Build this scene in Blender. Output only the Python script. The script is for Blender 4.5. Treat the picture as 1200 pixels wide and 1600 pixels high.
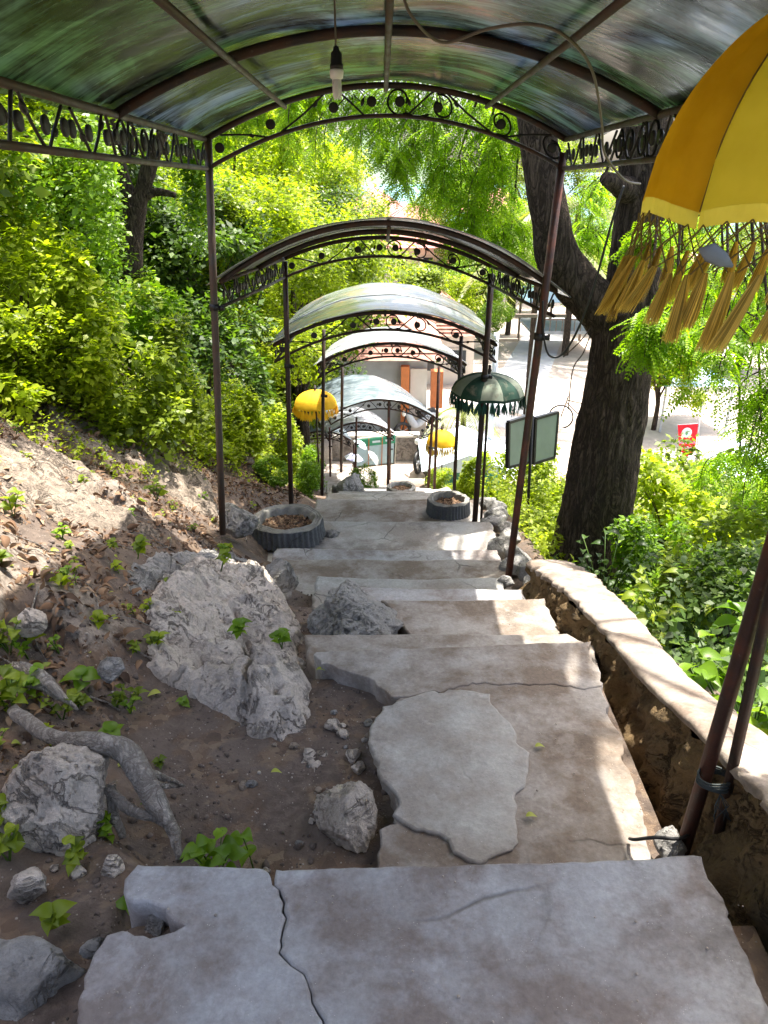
import bpy, bmesh, math, random
import numpy as np
from mathutils import Vector, Matrix
from mathutils.geometry import delaunay_2d_cdt
R = math.radians
random.seed(7); rng = np.random.default_rng(7)
for o in list(bpy.data.objects): bpy.data.objects.remove(o)
sc = bpy.context.scene
COL = sc.collection

# ---------------------------------------------------------------- camera, sky, sun, exposure
PITCH = 24.0
cam_d = bpy.data.cameras.new('camera'); cam = bpy.data.objects.new('camera', cam_d); COL.objects.link(cam)
cam_d.sensor_fit = 'HORIZONTAL'; cam_d.sensor_width = 36; cam_d.lens = 36
cam_d.clip_start = 0.05; cam_d.clip_end = 3000
cam.location = (0, 0, 0); cam.rotation_euler = (R(90 - PITCH), 0, 0)
sc.camera = cam
SUN = Vector((0.21, 0.28, 1.0)).normalized()
SUN_EL = math.asin(SUN.z); SUN_AZ = math.atan2(SUN.x, SUN.y)
world = bpy.data.worlds.new('World'); sc.world = world; world.use_nodes = True
wn = world.node_tree; wn.nodes.clear()
sky = wn.nodes.new('ShaderNodeTexSky'); sky.sky_type = 'NISHITA'; sky.sun_disc = False
sky.sun_elevation = SUN_EL; sky.sun_rotation = SUN_AZ; sky.air_density = 0.8; sky.dust_density = 5.0; sky.ozone_density = 0.4
bg = wn.nodes.new('ShaderNodeBackground'); bg.inputs['Strength'].default_value = 0.15
wo = wn.nodes.new('ShaderNodeOutputWorld')
wn.links.new(sky.outputs[0], bg.inputs[0]); wn.links.new(bg.outputs[0], wo.inputs[0])
sun_d = bpy.data.lights.new('sun', 'SUN'); sun_d.energy = 3.9; sun_d.angle = R(0.6); sun_d.color = (1.0, 0.95, 0.87)
sun = bpy.data.objects.new('sun', sun_d); COL.objects.link(sun)
sun.rotation_euler = SUN.to_track_quat('Z', 'Y').to_euler()
sc.view_settings.view_transform = 'Standard'; sc.view_settings.look = 'None'
sc.view_settings.exposure = 2.0; sc.view_settings.gamma = 1.0
sc.cycles.max_bounces = 8; sc.cycles.transparent_max_bounces = 8; sc.cycles.transmission_bounces = 6
sc.cycles.diffuse_bounces = 4; sc.cycles.glossy_bounces = 3

CP, SP = math.cos(R(PITCH)), math.sin(R(PITCH))
def at(px, py, Y=None, z=None):
    """point of the place seen at photo pixel px,py at forward distance Y (or at height z)"""
    u = (px - 600) / 1200.0; v = (800 - py) / 1200.0
    d = Vector((u, CP + v * SP, -SP + v * CP))
    t = (Y / d.y) if Y is not None else z / d.z
    return d * t

# ---------------------------------------------------------------- noise (numpy)
_perm = np.random.default_rng(3).permutation(256); _perm = np.concatenate([_perm, _perm, _perm])
_grad = np.random.default_rng(4).normal(size=(256, 3)); _grad /= np.linalg.norm(_grad, axis=1)[:, None]
def perlin(P):
    P = np.asarray(P, float); I = np.floor(P).astype(int); f = P - I
    w = f * f * f * (f * (f * 6 - 15) + 10); I = I & 255
    out = np.zeros(len(P))
    for dx in (0, 1):
        for dy in (0, 1):
            for dz in (0, 1):
                h = _perm[_perm[_perm[(I[:, 0] + dx) & 255] + ((I[:, 1] + dy) & 255)] + ((I[:, 2] + dz) & 255)] & 255
                g = _grad[h]; d = f - np.array([dx, dy, dz])
                ww = (w[:, 0] if dx else 1 - w[:, 0]) * (w[:, 1] if dy else 1 - w[:, 1]) * (w[:, 2] if dz else 1 - w[:, 2])
                out += ww * (g * d).sum(1)
    return out * 1.6
def fbm(P, octv=4, gain=.5, lac=2.03):
    P = np.asarray(P, float); s = np.zeros(len(P)); a = 1.0
    for _ in range(octv):
        s += a * perlin(P); P = P * lac + 17.3; a *= gain
    return s
def ridged(P, octv=4):
    P = np.asarray(P, float); s = np.zeros(len(P)); a = .5
    for _ in range(octv):
        s += a * (1 - 2 * np.abs(perlin(P))); P = P * 2.1 + 9.1; a *= .5
    return s
def sst(a, b, x):
    t = np.clip((np.asarray(x, float) - a) / (b - a), 0, 1); return t * t * (3 - 2 * t)

# ---------------------------------------------------------------- object helpers
def tag(o, label=None, cat=None, group=None, kind=None):
    if label: o['label'] = label
    if cat: o['category'] = cat
    if group: o['group'] = group
    if kind: o['kind'] = kind
    return o
def empty(name, loc=(0, 0, 0), label=None, cat=None, group=None, kind=None):
    o = bpy.data.objects.new(name, None); COL.objects.link(o); o.location = loc; o.empty_display_size = .1
    return tag(o, label, cat, group, kind)
def obj(name, V, F, m, parent=None, smooth=True, label=None, cat=None, group=None, kind=None, loc=None):
    """one mesh object; V in world space (or local to parent's location when parent given)"""
    me = bpy.data.meshes.new(name)
    V = np.asarray(V, dtype=np.float32).reshape(-1, 3)
    off = Vector((0, 0, 0))
    if parent is not None: off = parent.matrix_basis.translation.copy(); p = parent.parent
    if parent is not None:
        p = parent.parent
        while p is not None: off = off + p.location; p = p.parent
    if loc is not None: off = off + Vector(loc)
    V = V - np.array(off, dtype=np.float32)
    if isinstance(F, np.ndarray):
        k = F.shape[1]; n = len(F)
        me.vertices.add(len(V)); me.vertices.foreach_set('co', V.ravel())
        me.loops.add(n * k); me.loops.foreach_set('vertex_index', F.astype(np.int32).ravel())
        me.polygons.add(n); me.polygons.foreach_set('loop_start', np.arange(0, n * k, k, dtype=np.int32))
        me.update(calc_edges=True)
    else:
        me.from_pydata([tuple(v) for v in V], [], [tuple(f) for f in F]); me.update()
    if smooth: me.polygons.foreach_set('use_smooth', np.ones(len(me.polygons), dtype=bool))
    for mm in (m if isinstance(m, (list, tuple)) else [m]): me.materials.append(mm)
    o = bpy.data.objects.new(name, me); COL.objects.link(o)
    if parent is not None: o.parent = parent
    if loc is not None: o.location = loc
    return tag(o, label, cat, group, kind)
def copy_thing(root, loc, rotz=0, scale=(1, 1, 1), label=None, cat=None, group=None):
    r = root.copy(); COL.objects.link(r); r.location = loc; r.rotation_euler = (0, 0, rotz); r.scale = scale
    tag(r, label, cat, group)
    for ch in list(root.children):
        c = ch.copy(); COL.objects.link(c); c.parent = r
        for g in list(ch.children):
            d = g.copy(); COL.objects.link(d); d.parent = c
    return r

class MB:
    """collects shapes into one mesh"""
    def __init__(s): s.V = []; s.F = []
    def add(s, V, F):
        n = len(s.V); s.V.extend([tuple(v) for v in V]); s.F.extend([tuple(i + n for i in f) for f in F]); return s
    def box(s, c, d, rot=None):
        c = Vector(c); P = []
        for x in (-.5, .5):
            for y in (-.5, .5):
                for z in (-.5, .5):
                    q = Vector((x * d[0], y * d[1], z * d[2]))
                    if rot is not None: q = rot @ q
                    P.append(c + q)
        return s.add(P, [(0, 1, 3, 2), (4, 6, 7, 5), (0, 4, 5, 1), (2, 3, 7, 6), (0, 2, 6, 4), (1, 5, 7, 3)])
    def bar(s, a, b, w, h=None, up=(0, 0, 1)):
        a = Vector(a); b = Vector(b); h = h or w; d = (b - a); L = d.length; d.normalize()
        up = Vector(up); sx = d.cross(up)
        if sx.length < 1e-4: sx = d.cross(Vector((1, 0, 0)))
        sx.normalize(); sz = sx.cross(d)
        M = Matrix((sx, d, sz)).transposed()
        return s.box((a + b) / 2, (w, L, h), M)
    def tube(s, pts, r, seg=8, cap=True):
        V, F = tube_vf(pts, r, seg, cap); return s.add(V, F)
    def disc(s, c, n, r, th, seg=14, wob=0.0):
        c = Vector(c); n = Vector(n).normalized()
        return s.tube([c - n * th / 2, c - n * th * .3, c + n * th * .3, c + n * th / 2], [r * .7, r, r, r * .7], seg)
    def sphere(s, c, r, sc=(1, 1, 1), nu=12, nv=8):
        V = []; F = []
        for j in range(nv + 1):
            th = math.pi * j / nv
            for i in range(nu):
                ph = 2 * math.pi * i / nu
                V.append((c[0] + r * sc[0] * math.sin(th) * math.cos(ph), c[1] + r * sc[1] * math.sin(th) * math.sin(ph), c[2] + r * sc[2] * math.cos(th)))
        for j in range(nv):
            for i in range(nu):
                F.append((j * nu + i, (j + 1) * nu + i, (j + 1) * nu + (i + 1) % nu, j * nu + (i + 1) % nu))
        return s.add(V, F)
    def obj(s, name, m, parent=None, **k): return obj(name, s.V, s.F, m, parent, **k)

def frames(pts):
    pts = [Vector(p) for p in pts]; n = len(pts); out = []; prev = None
    for i in range(n):
        t = (pts[min(i + 1, n - 1)] - pts[max(i - 1, 0)])
        if t.length < 1e-9: t = Vector((0, 0, 1))
        t.normalize()
        if prev is None:
            a = Vector((0, 0, 1)) if abs(t.z) < .9 else Vector((1, 0, 0))
            u = t.cross(a).normalized()
        else:
            u = (prev - t * prev.dot(t))
            if u.length < 1e-6: u = t.orthogonal()
            u.normalize()
        prev = u; out.append((pts[i], u, t.cross(u), t))
    return out
def tube_vf(pts, r, seg=8, cap=True):
    fr = frames(pts); V = []; F = []; n = len(fr)
    for i, (p, u, w, t) in enumerate(fr):
        rr = r[i] if hasattr(r, '__len__') else r
        for k in range(seg):
            a = 2 * math.pi * k / seg; V.append(p + (u * math.cos(a) + w * math.sin(a)) * rr)
    for i in range(n - 1):
        for k in range(seg):
            F.append((i * seg + k, i * seg + (k + 1) % seg, (i + 1) * seg + (k + 1) % seg, (i + 1) * seg + k))
    if cap: F.append(tuple(range(seg))[::-1]); F.append(tuple((n - 1) * seg + k for k in range(seg)))
    return V, F
def spline(P, n=8, closed=False):
    """Catmull-Rom through points; works for vectors of any dimension given as tuples"""
    P = [np.array(p, float) for p in P]; out = []; N = len(P)
    rng_ = range(N) if closed else range(N - 1)
    for i in rng_:
        if closed: a, b, c, d = P[i - 1], P[i], P[(i + 1) % N], P[(i + 2) % N]
        else: a, b, c, d = P[max(i - 1, 0)], P[i], P[i + 1], P[min(i + 2, N - 1)]
        for k in range(n):
            t = k / n
            out.append(.5 * ((2 * b) + (c - a) * t + (2 * a - 5 * b + 4 * c - d) * t * t + (3 * b - a - 3 * c + d) * t ** 3))
    if not closed: out.append(P[-1])
    return out

# ---------------------------------------------------------------- materials
class NT:
    def __init__(s, name):
        s.m = bpy.data.materials.new(name); s.m.use_nodes = True; s.t = s.m.node_tree; s.t.nodes.clear()
        s.out = s.n('ShaderNodeOutputMaterial'); s._co = None
    def n(s, typ, **k):
        nd = s.t.nodes.new(typ)
        for a, v in k.items():
            if a.startswith('_'): setattr(nd, a[1:], v)
        for a, v in k.items():
            if a.startswith('_'): continue
            key = a.replace('__', ' ')
            s.set(nd, key, v)
        return nd
    def set(s, nd, key, v):
        inp = nd.inputs[int(key[1:])] if (key[0] == 'i' and key[1:].isdigit()) else nd.inputs[key]
        if isinstance(v, bpy.types.NodeSocket): s.t.links.new(v, inp)
        elif isinstance(v, bpy.types.Node): s.t.links.new(v.outputs[0], inp)
        else:
            if isinstance(v, (tuple, list)) and len(v) == 3 and inp.type == 'RGBA': v = (*v, 1)
            inp.default_value = v
    def co(s, scale=(1, 1, 1), kind='Object', rot=(0, 0, 0)):
        if kind == 'World': src = s.n('ShaderNodeNewGeometry').outputs['Position']
        else: src = s.n('ShaderNodeTexCoord').outputs[kind]
        mp = s.n('ShaderNodeMapping', Scale=scale, Rotation=rot, Vector=src); return mp.outputs[0]
    def noise(s, scale, detail=4, rough=.55, co=None, dist=0.0, out=0):
        nd = s.n('ShaderNodeTexNoise', Scale=scale, Detail=detail, Roughness=rough, Distortion=dist)
        if co is not None: s.set(nd, 'Vector', co)
        return nd.outputs[out]
    def vor(s, scale, co=None, feat='F1', out=0):
        nd = s.n('ShaderNodeTexVoronoi', _feature=feat, Scale=scale)
        if co is not None: s.set(nd, 'Vector', co)
        return nd.outputs[out]
    def ramp(s, fac, stops, interp='LINEAR'):
        nd = s.n('ShaderNodeValToRGB'); cr = nd.color_ramp; cr.interpolation = interp
        while len(cr.elements) < len(stops): cr.elements.new(.5)
        for e, (p, c) in zip(cr.elements, stops):
            e.position = p
            if not hasattr(c, '__len__'): c = (c, c, c)
            e.color = (*c[:3], 1)
        s.set(nd, 'Fac', fac); return nd.outputs[0]
    def mix(s, fac, a, b, mode='MIX'):
        nd = s.n('ShaderNodeMix', _data_type='RGBA', _blend_type=mode)
        s.set(nd, 'i0', fac); s.set(nd, 'i6', a); s.set(nd, 'i7', b); return nd.outputs[2]
    def math(s, op, a, b=0.0, clamp=False):
        nd = s.n('ShaderNodeMath', _operation=op, _use_clamp=clamp); s.set(nd, 'i0', a); s.set(nd, 'i1', b); return nd.outputs[0]
    def bump(s, h, strength=.5, dist=.01, normal=None):
        nd = s.n('ShaderNodeBump', Strength=strength, Distance=dist, Height=h)
        if normal is not None: s.set(nd, 'Normal', normal)
        return nd.outputs[0]
    def pbsdf(s, color, rough=.6, normal=None, metallic=0.0, spec=.4, **k):
        nd = s.n('ShaderNodeBsdfPrincipled', Roughness=rough, Metallic=metallic)
        s.set(nd, 'Base Color', color); s.set(nd, 'Specular IOR Level', spec)
        if normal is not None: s.set(nd, 'Normal', normal)
        return nd
    def finish(s, sh):
        s.t.links.new(sh.outputs[0] if isinstance(sh, bpy.types.Node) else sh, s.out.inputs['Surface']); return s.m

def simple(name, col, rough=.6, metallic=0, var=.25, scale=8, bump=.15, spec=.4):
    t = NT(name); c = t.co()
    n = t.noise(scale, 5, .6, c)
    lo = tuple(x * (1 - var) for x in col); hi = tuple(min(1, x * (1 + var)) for x in col)
    return t.finish(t.pbsdf(t.ramp(n, [(.3, lo), (.7, hi)]), rough, t.bump(t.noise(scale * 6, 4, .6, c), bump, .01), metallic, spec))

def m_leaf(name, cols, trans=.45, rough=.45, spec=.35, tcol=None):
    """thin leaf: reflects and lets light through; each leaf slightly different"""
    t = NT(name)
    geo = t.n('ShaderNodeNewGeometry')
    rnd = geo.outputs['Random Per Island']
    big = t.noise(1.1, 2, .5, t.co(kind='World'))
    f = t.math('ADD', t.math('MULTIPLY', rnd, .75), t.math('MULTIPLY', t.math('SUBTRACT', big, .5), .8), True)
    k = len(cols)
    c = t.ramp(f, [(i / (k - 1), cc) for i, cc in enumerate(cols)])
    p = t.pbsdf(c, rough, None, 0, spec)
    tr = t.n('ShaderNodeBsdfTranslucent')
    t.set(tr, 'Color', t.mix(1.0, c, tcol or (1.5, 1.6, .45, 1), 'MULTIPLY'))
    mx = t.n('ShaderNodeMixShader'); t.set(mx, 'i0', trans)
    t.t.links.new(p.outputs[0], mx.inputs[1]); t.t.links.new(tr.outputs[0], mx.inputs[2])
    return t.finish(mx)

def m_concrete(name, base=(.275, .258, .245), brown=(.165, .130, .105), blue=(.365, .355, .345), dirt=.5, rough=.85):
    t = NT(name); c = t.co(kind='World')
    n1 = t.noise(2.3, 8, .66, c, .15); n2 = t.noise(6, 9, .66, c, .3); n3 = t.noise(60, 6, .7, c); n4 = t.noise(4.6, 7, .68, t.co((1, 1, 1), 'World', (0, 0, 2)), .25)
    col = t.mix(t.ramp(n2, [(.33, 0.0), (.68, 1.0)]), base, blue)
    col = t.mix(t.math('MULTIPLY', t.ramp(t.math('ADD', n1, t.math('MULTIPLY', t.math('SUBTRACT', n2, .5), .35)), [(.42, 0), (.58, 1)]), min(1, dirt * 1.3)), col, brown)
    n5 = t.noise(1.9, 8, .68, c, .15); col = t.mix(t.ramp(n5, [(.56, 0), (.64, .55)]), col, tuple(x * .55 for x in brown))
    col = t.mix(t.math('MULTIPLY', t.ramp(n4, [(.56, 0), (.60, .5), (.75, 1)]), .35), col, tuple(x * 1.3 for x in blue))
    col = t.mix(1.0, col, t.ramp(n3, [(.3, .80), (.7, 1.14)]), 'MULTIPLY')
    # fine dark cracks
    cr = t.vor(2.3, t.mix(.12, c, t.noise(5, 3, .5, c, 0, 1)), 'DISTANCE_TO_EDGE')
    crack = t.ramp(cr, [(0.0, 1), (.006, .6), (.014, 0)])
    crack = t.math('MULTIPLY', crack, t.ramp(t.noise(1.3, 2, .5, c), [(.52, 0), (.62, 1)]))
    col = t.mix(t.math('MULTIPLY', crack, .75), col, (.05, .045, .04))
    # pale grit
    sp = t.ramp(t.vor(150, c), [(0.0, 1), (.10, 1), (.16, 0)])
    sp = t.math('MULTIPLY', sp, t.ramp(t.noise(35, 2, .5, c), [(.58, 0), (.66, 1)]))
    col = t.mix(t.math('MULTIPLY', sp, .8), col, (.62, .58, .52))
    h = t.math('ADD', t.math('MULTIPLY', n2, .7), t.math('MULTIPLY', n3, .25))
    h = t.math('SUBTRACT', h, t.math('MULTIPLY', crack, .6))
    h = t.math('ADD', h, t.math('MULTIPLY', sp, .12))
    return t.finish(t.pbsdf(col, rough, t.bump(h, .55, .02), 0, .3))

def m_rock(name, light=(.48, .45, .40), mid=(.31, .29, .265), dark=(.09, .085, .08), pit=1.0, moss=0.0):
    t = NT(name); c = t.co(kind='World')
    n1 = t.noise(5, 8, .65, c, .4); n2 = t.noise(22, 8, .72, c, .5); n3 = t.noise(110, 5, .7, c)
    col = t.ramp(n1, [(.30, mid), (.5, light), (.72, tuple(min(1, x * 1.15) for x in light))])
    pits = t.ramp(n2, [(.33, 1), (.41, 0)])
    vp = t.vor(26, t.mix(.05, c, t.noise(20, 3, .5, c, 0, 1)))
    vpit = t.math('MULTIPLY', t.ramp(vp, [(.0, 1), (.14, .9), (.26, 0)]), t.ramp(t.noise(4, 3, .6, c), [(.50, 0), (.60, 1)]))
    vn = t.noise(7, 6, .62, c, 1.0); vein = t.math('MULTIPLY', t.ramp(t.math('ABSOLUTE', t.math('SUBTRACT', vn, .5)), [(0, 1), (.010, .8), (.030, 0)]), t.ramp(t.noise(3, 3, .5, c), [(.42, 0), (.55, 1)]))
    al = t.math('MAXIMUM', t.math('MAXIMUM', pits, vpit), vein)
    col = t.mix(t.math('MULTIPLY', al, .55 * pit), col, dark)
    col = t.mix(1.0, col, t.ramp(n3, [(.3, .8), (.7, 1.15)]), 'MULTIPLY')
    if moss: col = t.mix(t.math('MULTIPLY', t.ramp(t.noise(3, 5, .6, c), [(.5, 0), (.65, 1)]), moss), col, (.10, .11, .07))
    h = t.math('SUBTRACT', t.math('ADD', n2, t.math('MULTIPLY', n3, .25)), t.math('MULTIPLY', al, .6))
    return t.finish(t.pbsdf(col, .9, t.bump(h, 1.0, .035), 0, .2))

def m_ground():
    t = NT('ground'); c = t.co(kind='World')
    at_ = t.n('ShaderNodeAttribute', _attribute_name='mask')
    sep = t.n('ShaderNodeSeparateColor'); t.set(sep, 'Color', at_.outputs['Color'])
    rock, sand, grass = sep.outputs[0], sep.outputs[1], sep.outputs[2]
    n1 = t.noise(3.5, 7, .65, c, .3); n2 = t.noise(24, 7, .7, c, .4); n3 = t.noise(120, 5, .7, c)
    soil = t.ramp(n2, [(.25, (.065, .050, .042)), (.5, (.11, .085, .07)), (.75, (.19, .15, .122))])
    soil = t.mix(t.ramp(n1, [(.4, 0), (.62, .8)]), soil, (.165, .13, .105))
    lit = t.ramp(t.vor(28, t.mix(.06, c, t.noise(14, 3, .5, c, 0, 1)), 'F1', 1), [(.1, (.07, .045, .03)), (.5, (.16, .10, .06)), (.9, (.27, .20, .13))])
    soil = t.mix(t.math('MULTIPLY', t.ramp(t.noise(6, 4, .6, c), [(.48, 0), (.58, .55)]), 1.0), soil, lit)
    rk = t.ramp(n2, [(.30, (.07, .058, .048)), (.44, (.19, .155, .125)), (.68, (.33, .28, .23))])
    rk = t.mix(1.0, rk, t.ramp(n3, [(.3, .75), (.7, 1.15)]), 'MULTIPLY')
    col = t.mix(t.ramp(t.math('ADD', rock, t.math('MULTIPLY', t.math('SUBTRACT', n2, .5), .5)), [(.42, 0), (.56, 1)]), soil, rk)
    sa = t.ramp(n1, [(.3, (.42, .35, .30)), (.7, (.54, .47, .41))])
    col = t.mix(sand, col, sa)
    gr = t.ramp(n2, [(.3, (.05, .07, .02)), (.7, (.12, .15, .04))])
    col = t.mix(grass, col, gr)
    # grit
    sp = t.math('MULTIPLY', t.ramp(t.vor(90, c), [(0, 1), (.13, 1), (.2, 0)]), t.ramp(t.noise(20, 2, .5, c), [(.52, 0), (.62, 1)]))
    col = t.mix(t.math('MULTIPLY', sp, .6), col, (.42, .36, .29))
    h = t.math('ADD', t.math('ADD', n2, t.math('MULTIPLY', n3, .35)), t.math('MULTIPLY', sp, .15))
    return t.finish(t.pbsdf(col, .95, t.bump(h, .8, .02), 0, .15))

def m_bark(name, c0=(.025, .019, .015), c1=(.14, .11, .088), sc_=1.0, stretch=(1, 1, .2), fis=15):
    t = NT(name); c = t.co(tuple(s * sc_ for s in stretch), 'World'); c1_ = t.co(kind='World')
    n = t.noise(fis, 7, .62, c, 1.4); f1 = t.ramp(t.math('ABSOLUTE', t.math('SUBTRACT', n, .5)), [(0, 0), (.025, .25), (.10, 1)])
    n2 = t.noise(fis * 2.7, 6, .65, c, 1.0); f2 = t.ramp(t.math('ABSOLUTE', t.math('SUBTRACT', n2, .5)), [(0, .35), (.09, 1)])
    n3 = t.noise(90, 5, .7, c1_); n4 = t.noise(3, 4, .6, c1_)
    f = t.math('MULTIPLY', t.math('MULTIPLY', f1, f2), t.math('ADD', t.math('MULTIPLY', n3, .7), t.math('MULTIPLY', n4, .65)))
    col = t.ramp(f, [(.0, c0), (.35, tuple(.5 * (a + b) for a, b in zip(c0, c1))), (.85, c1)])
    return t.finish(t.pbsdf(col, .92, t.bump(f, 1.0, .05), 0, .15))

def m_rust(name, paint=(.022, .015, .012), rust=(.09, .032, .016), amt=.5, metallic=.2):
    t = NT(name); c = t.co(kind='World')
    n = t.noise(9, 7, .65, c, .3); n2 = t.noise(60, 5, .7, c)
    col = t.mix(t.math('MULTIPLY', t.ramp(n, [(.42, 0), (.62, 1)]), amt), paint, rust)
    col = t.mix(t.ramp(n2, [(.6, 0), (.75, .35)]), col, (.22, .19, .17))
    return t.finish(t.pbsdf(col, t.ramp(n, [(.3, .38), (.7, .75)]), t.bump(n2, .4, .004), metallic, .5))

def m_sheet(name, body=(.30, .33, .36), dark=(.05, .06, .07), trans=.35, dirt=(.45, .40, .33), dirtamt=.4, stretch=(1.2, 9, 1), foliage_tint=None, rot=0.0):
    """weathered plastic roofing sheet: glossy, lets a little light through, blurred view painted in as streaks"""
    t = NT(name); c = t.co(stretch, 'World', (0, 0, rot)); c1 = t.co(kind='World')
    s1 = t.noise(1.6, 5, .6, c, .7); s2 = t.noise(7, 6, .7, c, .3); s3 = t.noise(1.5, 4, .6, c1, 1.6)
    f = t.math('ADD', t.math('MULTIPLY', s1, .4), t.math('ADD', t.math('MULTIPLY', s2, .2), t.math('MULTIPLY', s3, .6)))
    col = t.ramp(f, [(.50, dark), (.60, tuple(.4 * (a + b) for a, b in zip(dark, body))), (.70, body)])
    if foliage_tint: col = t.mix(t.ramp(t.noise(1.1, 3, .5, c1, .8), [(.42, 0), (.58, 1)]), col, t.mix(1.0, col, foliage_tint, 'MULTIPLY'))  # green patches painted in for foliage showing through
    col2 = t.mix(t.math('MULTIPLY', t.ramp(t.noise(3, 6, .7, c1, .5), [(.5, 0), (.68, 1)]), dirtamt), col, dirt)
    p = t.pbsdf(col2, t.ramp(s2, [(.3, .10), (.7, .30)]), t.bump(t.noise(3, 3, .5, c1), .25, .02), 0, .8)
    tr = t.n('ShaderNodeBsdfTranslucent'); t.set(tr, 'Color', col)
    mx = t.n('ShaderNodeMixShader'); t.set(mx, 'i0', trans)
    t.t.links.new(p.outputs[0], mx.inputs[1]); t.t.links.new(tr.outputs[0], mx.inputs[2])
    return t.finish(mx)

def m_fabric(name, c0, c1, trans=.35, weave=380, dirt=None):
    t = NT(name); c = t.co()
    n = t.noise(5, 5, .6, c); col = t.ramp(n, [(.3, c0), (.7, c1)])
    if dirt: col = t.mix(t.ramp(t.noise(9, 6, .7, c, .4), [(.55, 0), (.7, .8)]), col, dirt)
    if name.endswith('fringe'): col = t.mix(1.0, col, t.ramp(t.n('ShaderNodeNewGeometry').outputs['Random Per Island'], [(0, .45), (.5, .95), (1, 1.35)]), 'MULTIPLY')
    p = t.pbsdf(col, .75, t.bump(t.math('ADD', t.noise(14, 4, .6, c), t.math('MULTIPLY', t.noise(220, 2, .6, c), .3)), .35, .01), 0, .2)
    tr = t.n('ShaderNodeBsdfTranslucent'); t.set(tr, 'Color', col)
    mx = t.n('ShaderNodeMixShader'); t.set(mx, 'i0', trans)
    t.t.links.new(p.outputs[0], mx.inputs[1]); t.t.links.new(tr.outputs[0], mx.inputs[2])
    return t.finish(mx)

M = {}
M['ground'] = m_ground()
M['step'] = m_concrete('step_concrete', (.28, .275, .272), (.185, .155, .138), (.37, .375, .385), .75)
M['step_light'] = m_concrete('step_concrete_pale', (.31, .30, .275), (.20, .165, .135), (.39, .385, .36), .5)
M['step_brown'] = m_concrete('step_concrete_brown', (.28, .255, .225), (.165, .13, .10), (.34, .32, .295), .85)
M['cap'] = m_concrete('wall_coping', (.285, .24, .195), (.17, .13, .10), (.34, .295, .25), .8)
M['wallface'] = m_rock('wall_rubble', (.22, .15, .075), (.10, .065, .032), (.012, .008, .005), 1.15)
M['rock'] = m_rock('limestone', (.62, .545, .465), (.42, .36, .30), (.11, .095, .08), 1.25)
M['rock_brown'] = m_rock('earthy_rock', (.33, .27, .21), (.20, .16, .125), (.06, .05, .04), 1.0)
M['rock_grey'] = m_rock('limestone_grey', (.36, .345, .32), (.22, .21, .20), (.07, .065, .06), .8, .2)
M['root'] = m_bark('root_bark', (.30, .26, .22), (.85, .77, .68), 1.0, (1, 1, 1), 14)
M['bark'] = m_bark('tree_bark', (.028, .021, .016), (.25, .19, .145))
M['bark_far'] = m_bark('wood_bark', (.045, .035, .027), (.20, .155, .12))
M['rust'] = m_rust('rusty_steel'); M['rust_red'] = m_rust('rusty_steel_red', (.04, .018, .013), (.12, .035, .018), .8)
M['post_grey'] = m_rust('weathered_steel', (.055, .045, .036), (.10, .05, .03), .6)
M['iron'] = m_rust('wrought_iron', (.008, .007, .007), (.022, .012, .009), .4, .0)
M['sheet'] = m_sheet('roof_sheet_dark', (.25, .33, .44), (.006, .008, .013), .30, (.1, .1, .09), .15, (1.2, 9, 1), (.75, 1.0, .42))  # blue-black and green streaks painted in for sky and foliage overhead
M['sheet2'] = m_sheet('roof_sheet_green', (.33, .35, .31), (.14, .155, .15), .25, (.38, .33, .25), .5)
M['sheet3'] = m_sheet('roof_sheet_stained', (.33, .36, .37), (.17, .19, .20), .25, (.40, .28, .15), 1.3)
M['sheet4'] = m_sheet('roof_sheet_pale', (.62, .65, .70), (.40, .42, .46), .3, (.5, .47, .42), .3)
M['sheet5'] = m_sheet('roof_sheet_blue', (.26, .32, .36), (.12, .16, .19), .2, (.45, .47, .47), .4)
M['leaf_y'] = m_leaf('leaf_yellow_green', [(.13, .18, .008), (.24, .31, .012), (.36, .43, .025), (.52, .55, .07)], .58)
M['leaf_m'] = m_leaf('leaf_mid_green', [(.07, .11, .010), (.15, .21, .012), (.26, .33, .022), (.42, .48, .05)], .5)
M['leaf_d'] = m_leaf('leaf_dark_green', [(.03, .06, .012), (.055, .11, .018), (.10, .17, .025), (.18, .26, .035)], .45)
M['leaf_b'] = m_leaf('leaf_fresh_green', [(.08, .16, .010), (.14, .25, .015), (.21, .33, .02), (.32, .44, .035)], .5, .4)
M['leaf_fine'] = m_leaf('leaf_feathery', [(.13, .24, .01), (.20, .34, .015), (.28, .43, .02), (.38, .52, .04)], .6)
M['leaf_palm'] = m_leaf('leaf_palm', [(.10, .14, .03), (.19, .22, .05), (.32, .31, .10)], .35)
M['litter'] = m_leaf('dead_leaves', [(.05, .032, .022), (.11, .068, .042), (.18, .105, .06), (.27, .18, .11), (.44, .35, .25)], .12, .8, .2, (1, .8, .6, 1))
M['litter_y'] = m_leaf('yellowed_leaves', [(.25, .30, .05), (.42, .42, .07)], .25, .5)
M['soil'] = simple('dark_soil', (.10, .078, .064), .95, 0, .5, 20)
M['pebble'] = simple('pebbles', (.30, .26, .22), .9, 0, .4, 30)
M['yellow'] = m_fabric('yellow_cloth', (.66, .46, .03), (.84, .64, .08), .78)
M['yellow2'] = m_fabric('bright_yellow_cloth', (.80, .48, .02), (.90, .62, .04), .35)
M['pale_yellow'] = m_fabric('pale_yellow_cloth', (.74, .68, .14), (.88, .82, .24), .78)
M['netcord'] = simple('net_cord', (.16, .12, .04), .7)
M['fringe'] = m_fabric('yellow_fringe', (.62, .45, .09), (.85, .68, .20), .4)
M['green_cloth'] = m_fabric('dark_green_cloth', (.012, .035, .025), (.03, .075, .05), .12, 380, (.20, .18, .13))
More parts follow.
